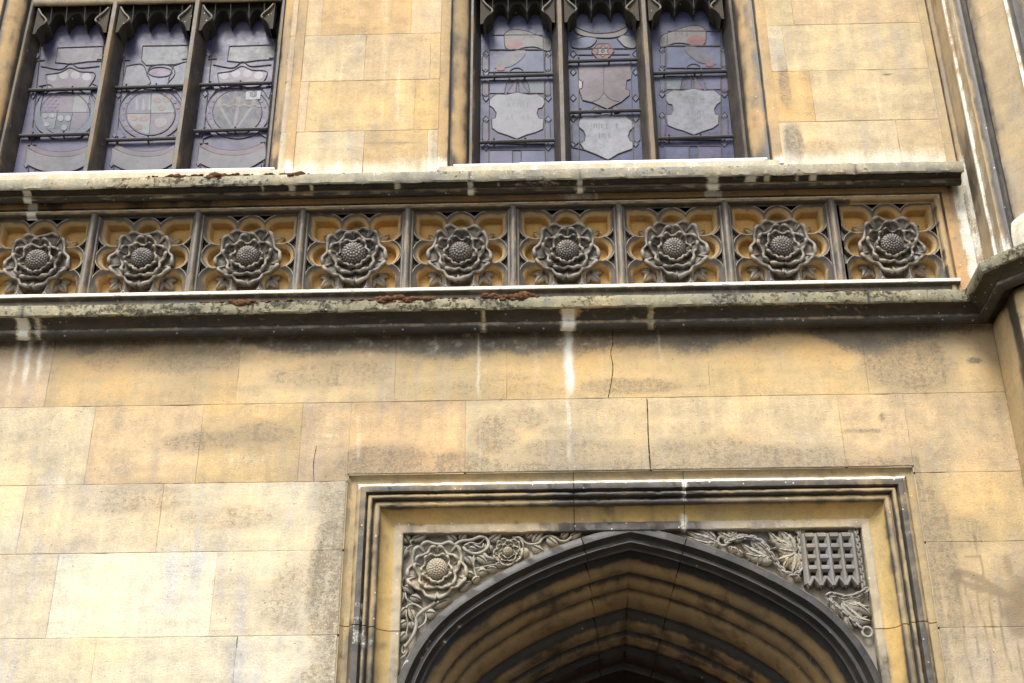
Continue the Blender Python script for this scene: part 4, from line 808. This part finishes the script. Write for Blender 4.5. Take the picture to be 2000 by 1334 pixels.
# carved roses of the left spandrel
STN = (.25, .225, .175)
rose_mesh(.160, .075, soot=.30, tint=STN, seed=21, rot=.02).build('rose', M_SPAND, doorway, loc=(-.556, .165, 3.950), sharp=60)
seed_mesh(.160, .085, soot=.22, tint=STN, rows=9).build('seed_head', M_SPAND, doorway, loc=(-.556, .165, 3.950), sharp=70)
rose_mesh(.076, .050, soot=.34, tint=STN, seed=22, rot=-.1).build('rose', M_SPAND, doorway, loc=(-.199, .160, 4.038), sharp=60)
seed_mesh(.076, .060, soot=.25, tint=STN, rows=7).build('seed_head', M_SPAND, doorway, loc=(-.199, .160, 4.038), sharp=70)
def ZL(x, y, Y): return P(x/4.765+760, y/4.765+1020, Y)
vn = MB()
def stem(pts, r, y=.146, taper=None):
    q = bez([ZL(a, b, y-(.010 if (i % 3 == 1) else 0)) for i, (a, b) in enumerate(pts)], 6); vn.tube(q, r, 8, tint=STN, soot=.30, taper=None if taper is None else np.linspace(taper[0], taper[1], len(q)))
stem([(150, 1160), (215, 1070), (250, 975), (255, 900), (285, 850), (330, 815), (375, 790), (430, 745)], .0105, .142, (.8, 1)); stem([(270, 985), (325, 945), (345, 890), (330, 835), (300, 800), (240, 765), (185, 770), (155, 800)], .0055)
stem([(150, 655), (165, 715), (215, 752), (290, 790)], .004); stem([(165, 790), (160, 870), (175, 950), (160, 1040)], .004); stem([(180, 800), (195, 880), (225, 925)], .0035)
stem([(95, 1275), (125, 1255), (160, 1215), (175, 1165), (150, 1140), (125, 1165), (120, 1205), (135, 1220), (150, 1195), (150, 1170)], .0045, .150)
stem([(590, 250), (620, 205), (680, 175), (770, 165), (840, 138), (895, 145), (925, 190), (910, 245), (850, 285), (780, 292), (720, 265), (690, 235)], .0085, .140); stem([(700, 215), (760, 190), (830, 205), (870, 175), (890, 150)], .0045); stem([(770, 200), (860, 235), (880, 200)], .004)
stem([(880, 285), (915, 325), (985, 345)], .0085, .142); stem([(800, 330), (785, 390), (800, 430), (870, 415), (950, 400), (1040, 385)], .0042); stem([(790, 300), (783, 360), (795, 450), (815, 520)], .005)
stem([(1150, 145), (1215, 145), (1265, 190), (1320, 205), (1390, 195), (1430, 150), (1480, 128), (1540, 140), (1590, 172), (1650, 172), (1700, 135)], .0062); stem([(1200, 140), (1240, 190), (1250, 245)], .0048); stem([(1400, 200), (1390, 240)], .004)
stem([(205, 215), (200, 180), (240, 160), (300, 155)], .0045); stem([(215, 215), (170, 240), (150, 290)], .0035); stem([(110, 520), (125, 600), (150, 650)], .003)
for bx, by, tx, ty, wd in [(185, 190, 130, 130, .034), (215, 170, 350, 105, .030), (160, 230, 120, 330, .03), (620, 180, 545, 105, .030), (660, 170, 720, 100, .028), (790, 150, 870, 95, .026), (930, 180, 1035, 105, .030), (940, 290, 900, 215, .030), (1275, 150, 1330, 95, .024), (1340, 195, 1425, 100, .030), (1600, 150, 1670, 95, .024), (1685, 150, 1780, 105, .026), (1470, 145, 1560, 205, .030), (1330, 225, 1425, 265, .030), (1250, 240, 1255, 320, .034), (820, 320, 905, 395, .030), (890, 380, 980, 370, .024), (985, 405, 1080, 400, .022), (910, 440, 995, 440, .026), (830, 470, 905, 470, .032), (725, 480, 785, 500, .026), (775, 555, 840, 520, .024), (660, 635, 755, 565, .024), (415, 795, 560, 735, .028), (345, 850, 425, 850, .038), (160, 800, 90, 880, .030), (160, 925, 80, 975, .030), (165, 1030, 90, 1110, .032), (200, 930, 215, 1000, .022), (200, 820, 235, 905, .026), (135, 510, 100, 580, .02), (140, 600, 215, 665, .026), (200, 695, 290, 730, .030), (710, 320, 765, 400, .028), (735, 250, 810, 265, .022), (700, 235, 750, 215, .02), (130, 650, 95, 760, .02)]:
    b, t = ZL(bx, by, .154), ZL(tx, ty, .154); t = b+(t-b)*1.18; leaf_add(vn, b, t, wd*1.5, .024, tint=STN, soot=random.uniform(.15, .42), serr=.03, curl=random.uniform(-.08, .08))
vn.build('carved_vine', M_SPAND, doorway, sharp=60)
# portcullis, chains and acanthus of the right spandrel
def ZR(x, y, Y): return P(x/4.545+1300, y/4.545+1010, Y)
pc = MB(); px0, px1, pz0, pz1 = ZR(1222, 560, .125)[0], ZR(1690, 560, .125)[0], ZR(1400, 560, .125)[2], ZR(1400, 150, .125)[2]
px0, px1 = 1.283, 1.551
def bar(a, b, w, y0, y1):
    a, b = np.array(a), np.array(b); d = (b-a)/np.linalg.norm(b-a); s = np.array([d[1], -d[0]])*w/2
    sec = [(-1, y1), (-1, y0+.016), (-.34, y0), (.34, y0), (1, y0+.016), (1, y1)]
    pc.grid([[(p[0]+s[0]*k, y, p[1]+s[1]*k) for k, y in sec] for p in (a, b)], tint=(.20, .185, .16), soot=.55)
xs = np.linspace(px0+.011, px1-.011, 5); zs2 = [pz1-.010-i*((pz1-pz0-.014)/4) for i in range(4)]
for x in xs: bar((x, pz0-.020), (x, pz1), .034, .112, .168)
for z in zs2:
    for a, b in zip(xs[:-1], xs[1:]): bar((a+.010, z), (b-.008, z), .038, .1125, .168)
for a, b in zip(xs[:-1], xs[1:]):
    m_ = (a+b)/2; bar((a+.002, pz0-.030), (m_, pz0+.016), .026, .109, .165); bar((m_, pz0+.016), (b-.002, pz0-.030), .026, .1095, .165)
for x in xs: pc.add([(x-.014, .118, pz0-.024), (x, .108, pz0-.024), (x+.014, .118, pz0-.024), (x, .130, pz0-.046), (x, .168, pz0-.024)], [(0, 1, 3), (1, 2, 3), (2, 4, 3), (4, 0, 3)], tint=(.20, .185, .16), soot=.55)
pc.build('portcullis', M_SPAND, doorway, sharp=30)
def chain(pts, name='chain', lk=.034):
    mb = MB(); q = bez([ZR(x, y, .134) for x, y in pts], 12); S = np.concatenate([[0], np.cumsum(np.linalg.norm(np.diff(q, axis=0), axis=1))]); n = max(2, int(S[-1]/(lk*.62)))
    for i in range(n+1):
        s0 = S[-1]*i/n; c = np.array([np.interp(s0, S, q[:, k]) for k in range(3)]); e = np.array([np.interp(min(S[-1], s0+.01), S, q[:, k])-np.interp(max(0, s0-.01), S, q[:, k]) for k in range(3)]); e /= np.linalg.norm(e)
        sd_ = np.array([e[2], 0, -e[0]]); v = sd_ if i % 2 == 0 else (sd_*.45+np.array([0, -.9, 0])); th = np.linspace(0, 2*math.pi, 17)
        ring = [c+e*(lk*.5*np.sign(math.cos(t))*abs(math.cos(t))**.7)+v*(lk*.29*np.sign(math.sin(t))*abs(math.sin(t))**.7)+np.array([0, 0 if i % 2 == 0 else -.002, 0]) for t in th]
        mb.tube(ring, .0052, 6, False, tint=(.28, .255, .215), soot=.5)
    return mb.build(name, M_SPAND, doorway)
chain([(555, 212), (640, 188), (720, 175), (800, 190), (860, 228), (910, 290), (950, 352), (990, 412), (1040, 470), (1100, 508), (1165, 505), (1212, 445)]); chain([(1183, 125), (1190, 210), (1200, 320), (1212, 430)], lk=.03); chain([(1688, 125), (1708, 250), (1725, 400), (1740, 520), (1750, 620)], lk=.03)
chain([(1775, 648), (1700, 690), (1600, 712), (1500, 690), (1440, 695), (1470, 745), (1530, 800), (1600, 860), (1660, 915), (1715, 965)])
for cx_, cy_ in ((508, 212), (1790, 1020)):
    mb = MB(); c = ZR(cx_, cy_, .138); th = np.linspace(0, 2*math.pi, 33); mb.tube([c+np.array([.0245*math.cos(t), 0, .0245*math.sin(t)]) for t in th], .0068, 8, False, tint=(.28, .255, .215), soot=.5); mb.build('ring', M_SPAND, doorway)
ac = MB()
for x, y in ((1190, 130), (1660, 130)):
    c = ZR(x, y, .15); ac.box(c[0]-.024, c[0]+.024, .14, .17, c[2]-.008, c[2]+.008, tint=STN, soot=.4)
def fan(base, tips, wd):
    for i, t in enumerate(tips):
        b = ZR(*base, .148); e = ZR(*t, .150); d = e-b
        leaf_add(ac, b, e, wd*1.9, .024, tint=STN, soot=.28, serr=.10, curl=.10*(1 if i % 2 else -1), n=15)
        for k in (-1, 1):
            m_ = b+d*.5; sd_ = np.array([d[2], 0, -d[0]])*.26*k; leaf_add(ac, m_, b+d*.82+sd_, wd*.55, .012, tint=STN, soot=.28, serr=.06)
fan((1150, 318), [(905, 120), (1000, 118), (1100, 145), (905, 215), (985, 285)], .026); fan((1165, 330), [(985, 385), (1045, 470), (1120, 505), (1180, 470)], .028)
fan((925, 372), [(670, 235), (765, 225), (690, 322), (765, 400), (850, 412)], .024); fan((925, 385), [(855, 420), (935, 425)], .016); fan((640, 300), [(545, 265), (565, 300), (620, 325), (690, 350)], .016)
fan((600, 205), [(455, 125), (540, 118), (630, 125), (700, 150)], .022); fan((440, 200), [(175, 118), (270, 115), (360, 115)], .022); fan((470, 250), [(160, 165), (250, 195), (330, 215), (400, 235)], .018)
fan((1560, 765), [(1740, 745), (1800, 800), (1830, 885), (1790, 945), (1690, 740)], .028); fan((1650, 890), [(1760, 975), (1830, 930)], .022); fan((1470, 760), [(1500, 835), (1560, 880), (1585, 920)], .014); fan((1590, 880), [(1620, 965), (1670, 1010)], .014); fan((1150, 520), [(1165, 575), (1205, 570)], .014)
ac.build('acanthus_leaves', M_SPAND, doorway, sharp=60)
# oak door leaves deep inside
for s in (-1, 1):
    mb = MB()
    for i in range(7):
        x = .425+s*(.01+i*.125); mb.box(min(x, x+s*.118), max(x, x+s*.118), 1.86, 1.92, .02, 3.85)
    for i in range(5):
        x = .425+s*(.07+i*.17); mb.box(x-.018, x+.018, 1.83, 1.862, .02, 3.8)
    for z in (.3, 1.5, 2.7, 3.3): mb.box(min(.43, .425+s*.86), max(.42, .425+s*.86), 1.835, 1.864, z, z+.12)
    mb.build('door_leaf', M_WOOD, doorway, smooth=False)
core = MB(); core.box(-8, 2.40, 2.0, 6, 0, 10.1); core.box(2.40, 7, .05, 6, 0, 10.1); core.box(-8, -1.3, .30, 2.0, .0, 6.3); core.box(-1.3, 2.4, .30, 2.0, 4.6, 6.3); core.box(2.2, 2.40, .3, 2.0, 0, 4.6); core.box(-8, 2.4, .30, 2.0, 6.3, 10.1); core.build('light_block_core', M_CORE, B, smooth=False)  # unseen dark boxes added behind the facade to stop light leaking through
pa = MB(); pa.box(-8, 2.3, -.12, .6, 10.1, 10.35, tint=OCH, soot=.3); pa.box(-8, 2.3, -.02, .5, 10.35, 11.2, tint=OCH, soot=.2); pa.build('parapet', M_MOULD, B, smooth=False)

# --- corner turret
tm = MB()
def turret(plan, z0, z1, joints, sootf, tint, step=.03, nz=.03):
    p = dens(plan, step); z = [];
    zz = sorted(set(list(np.arange(z0, z1, nz))+[j for j in joints if z0 < j < z1]+[j+.003 for j in joints if z0 < j < z1]+[j-.003 for j in joints if z0 < j < z1]+[z1]))
    A = np.zeros((len(zz), len(p), 3)); A[:, :, 0] = p[None, :, 0]; A[:, :, 1] = p[None, :, 1]; A[:, :, 2] = np.array(zz)[:, None]
    S = np.concatenate([[0], np.cumsum(np.linalg.norm(np.diff(p, axis=0), axis=1))])[None, :]+0*A[:, :, 0]
    jm = np.array([[min(abs(q-j) for j in joints) < .001] for q in zz]); 
    kw = sootf(S, A[:, :, 2], A[:, :, 0], A[:, :, 1]); kw['soot'] = np.where(jm, np.maximum(kw['soot'], .55), kw['soot'])
    tm.grid(A, tint=kw.pop('tint').reshape(-1, 3), **{k: v.ravel() for k, v in kw.items()})
def tl_f(S, Z, X, Y):
    n = fbm(S*3, Z, 4, 131); n2 = fbm(S*6, Z*1.0, 8, 132)
    soot = .95*np.exp(-((S-.30-.05*(5.2-Z)+.05*(n-.5))/(.075+.03*(n2-.5)))**2)*(.45+.55*ss(4.1, 5.0, Z))+.25*(n-.4)+.55*ss(5.18, 5.24, Z)
    b = np.floor(Z*2.3+np.floor(S/.37)); tint = np.array(YO)[None, None]*(1+.12*(vnoise(b, b*0+3, 1, 5)[..., None]-.5))
    return dict(soot=np.clip(soot, 0, 1.1), tint=tint, lime=.42*ss(.62, .75, n2)*(S > .38)*(S < .8))
turret(TUR, 0, 5.23, rb[1:-1], tl_f, YO)
UPL = [(2.330, .003), (2.336, -.008), (2.384, -.008), (2.389, .004), (2.394, .006), (2.398, -.010), (2.410, -.022), (2.414, -.036), (2.424, -.040), (2.424, -.050), (2.412, -.056), (2.411, -.20), (2.408, -.226), (2.400, -.228), (2.397, -.252), (2.409, -.262), (2.404, -.320), (2.402, -.372), (2.412, -.384),
       (2.434, -.382), (2.446, -.388), (2.462, -.384), (2.474, -.398), (2.470, -.422), (2.486, -.446), (2.53, -.492), (2.575, -.541), (2.612, -.582), (2.606, -.592), (2.616, -.603), (2.628, -.604), (2.650, -.600), (2.668, -.612), (2.690, -.634), (2.72, -.70), (2.82, -.79), (2.976, -.936), (3.776, -.936), (4.30, -.37), (4.30, 0)]
ul = np.array(UPL); uS = np.concatenate([[0], np.cumsum(np.linalg.norm(np.diff(ul, axis=0), axis=1))])
def at_i(i): return uS[i]
uSoot = [.2, .15, .1, .7, .8, .35, .2, .6, .9, .9, .35, .2, .2, .1, .1, .2, .1, .15, .5, .9, .95, .95, .95, .8, .5, .1, .12, .3, .2, .2, .9, 1., .9, .6, .25, .2, .2, .2, .2, .2]
uLime = [.2, .2, .25, 0, 0, .1, .1, 0, 0, 0, 0, 0, .3, .72, .72, .6, .35, .4, .1, 0, 0, 0, 0, 0, 0, 0, 0, .2, .8, .7, 0, 0, 0, 0, 0, 0, 0, 0, 0, 0]
def tu_f(S, Z, X, Y):
    n = fbm(S*5, Z*.8, 5, 141); n2 = fbm(S*2, Z*2, 10, 142); diag = fbm(S*2+Z*.9, Z*2.2-S, 6, 143)
    soot = np.interp(S, uS, uSoot)+.55*(n-.5)+.3*(diag-.5); lime = np.interp(S, uS, uLime)*(1-.35*(n2 < .4))
    foot = 1-ss(0, .30, Z-5.42); f1 = S < uS[11]
    lime = np.where(S < uS[9], np.maximum(lime, .75*(1-ss(6.2, 6.45, Z))*(.6+.8*(n2-.3))), lime); lime = np.where((S > uS[9]) & (S < uS[20]), np.maximum(lime, .6*foot), lime)
    soot = np.where((S > uS[10]) & (S < uS[12]), soot+.35*ss(6.6, 6.3, Z)*ss(5.6, 6.1, Z), soot)
    T = np.array((.36, .275, .16))[None, None]*(1+.2*(n2[..., None]-.5))
    return dict(soot=np.clip(soot, 0, 1.1), lime=lime, tint=T)
turret(UPL, 5.36, 10.6, [5.9, 6.44, 6.97, 7.35, 7.8, 8.3, 8.8, 9.3, 9.8], tu_f, YO, step=.012, nz=.04)
# weathered foot of the panel moulding on the turret
ft = MB(); th = np.linspace(0, 1, 12); a, b = np.array([2.475, -.435]), np.array([2.95, -.91]); nn = np.array([-.707, -.707])
G = []
for t in np.linspace(0, 1, 30):
    p = a+(b-a)*t; G.append([(p[0]+nn[0]*d, p[1]+nn[1]*d, z+.012*math.sin(t*20)) for d, z in [(-.06, 5.66), (-.02, 5.64), (.03, 5.60), (.07, 5.56), (.09, 5.51), (.10, 5.46), (.10, 5.36)]])
tm.grid(G, tint=(.40, .36, .27), soot=.25, lime=.42, moss=.2)
tur = tm.build('turret', M_MOULD, B, sharp=35); tur['label'] = 'octagonal corner turret with panel mouldings above the string course'

# ------------------------------------------------------------------ moss along the ledges
ms = MB()
def tuft(x, y, z, r):
    n1, n2 = 7, 9; G = []
    for i in range(n1):
        la = i/(n1-1)*math.pi; G.append([(x+r*1.5*math.sin(la)*math.cos(t)*random.uniform(.75, 1.2), y+r*.8*math.sin(la)*math.sin(t)*random.uniform(.75, 1.2), z+r*.75*math.cos(la)*random.uniform(.7, 1.25)) for t in np.arange(n2)/n2*2*math.pi])
    ms.grid(np.array(G), closed=True)
for x0, x1, n, hmax, zt, yt in [(-2.66, -2.52, 16, .010, 5.360, -.160), (-2.40, -2.2, 10, .008, 5.362, -.160), (-1.85, -1.25, 150, .016, 5.358, -.163), (-1.25, -.35, 240, .018, 5.358, -.163), (-.33, -.02, 120, .030, 5.362, -.160), (1.15, 1.75, 60, .009, 5.362, -.158), (-.3, .5, 40, .007, 5.362, -.158), (-2.25, -1.62, 170, .020, 6.198, -.160), (-1.58, -1.3, 70, .018, 6.198, -.160), (-1.25, -.9, 14, .008, 6.2, -.158)]:
    for _ in range(n):
        x = random.uniform(x0, x1); k = math.sin(math.pi*(x-x0)/(x1-x0))**.5*float(.35+vnoise(x, 0, 13, 8)); r = hmax*k*random.uniform(.4, 1.)+.002
        tuft(x, yt+random.uniform(-.008, .02), zt+random.uniform(-.4, .7)*r-random.choice([0, 0, 0, .012]), r)
moss = ms.build('moss', M_MOSS, sharp=60); moss['kind'] = 'stuff'; moss['label'] = 'red-brown moss growing along the top edges of the stone ledges'; moss['category'] = 'moss'
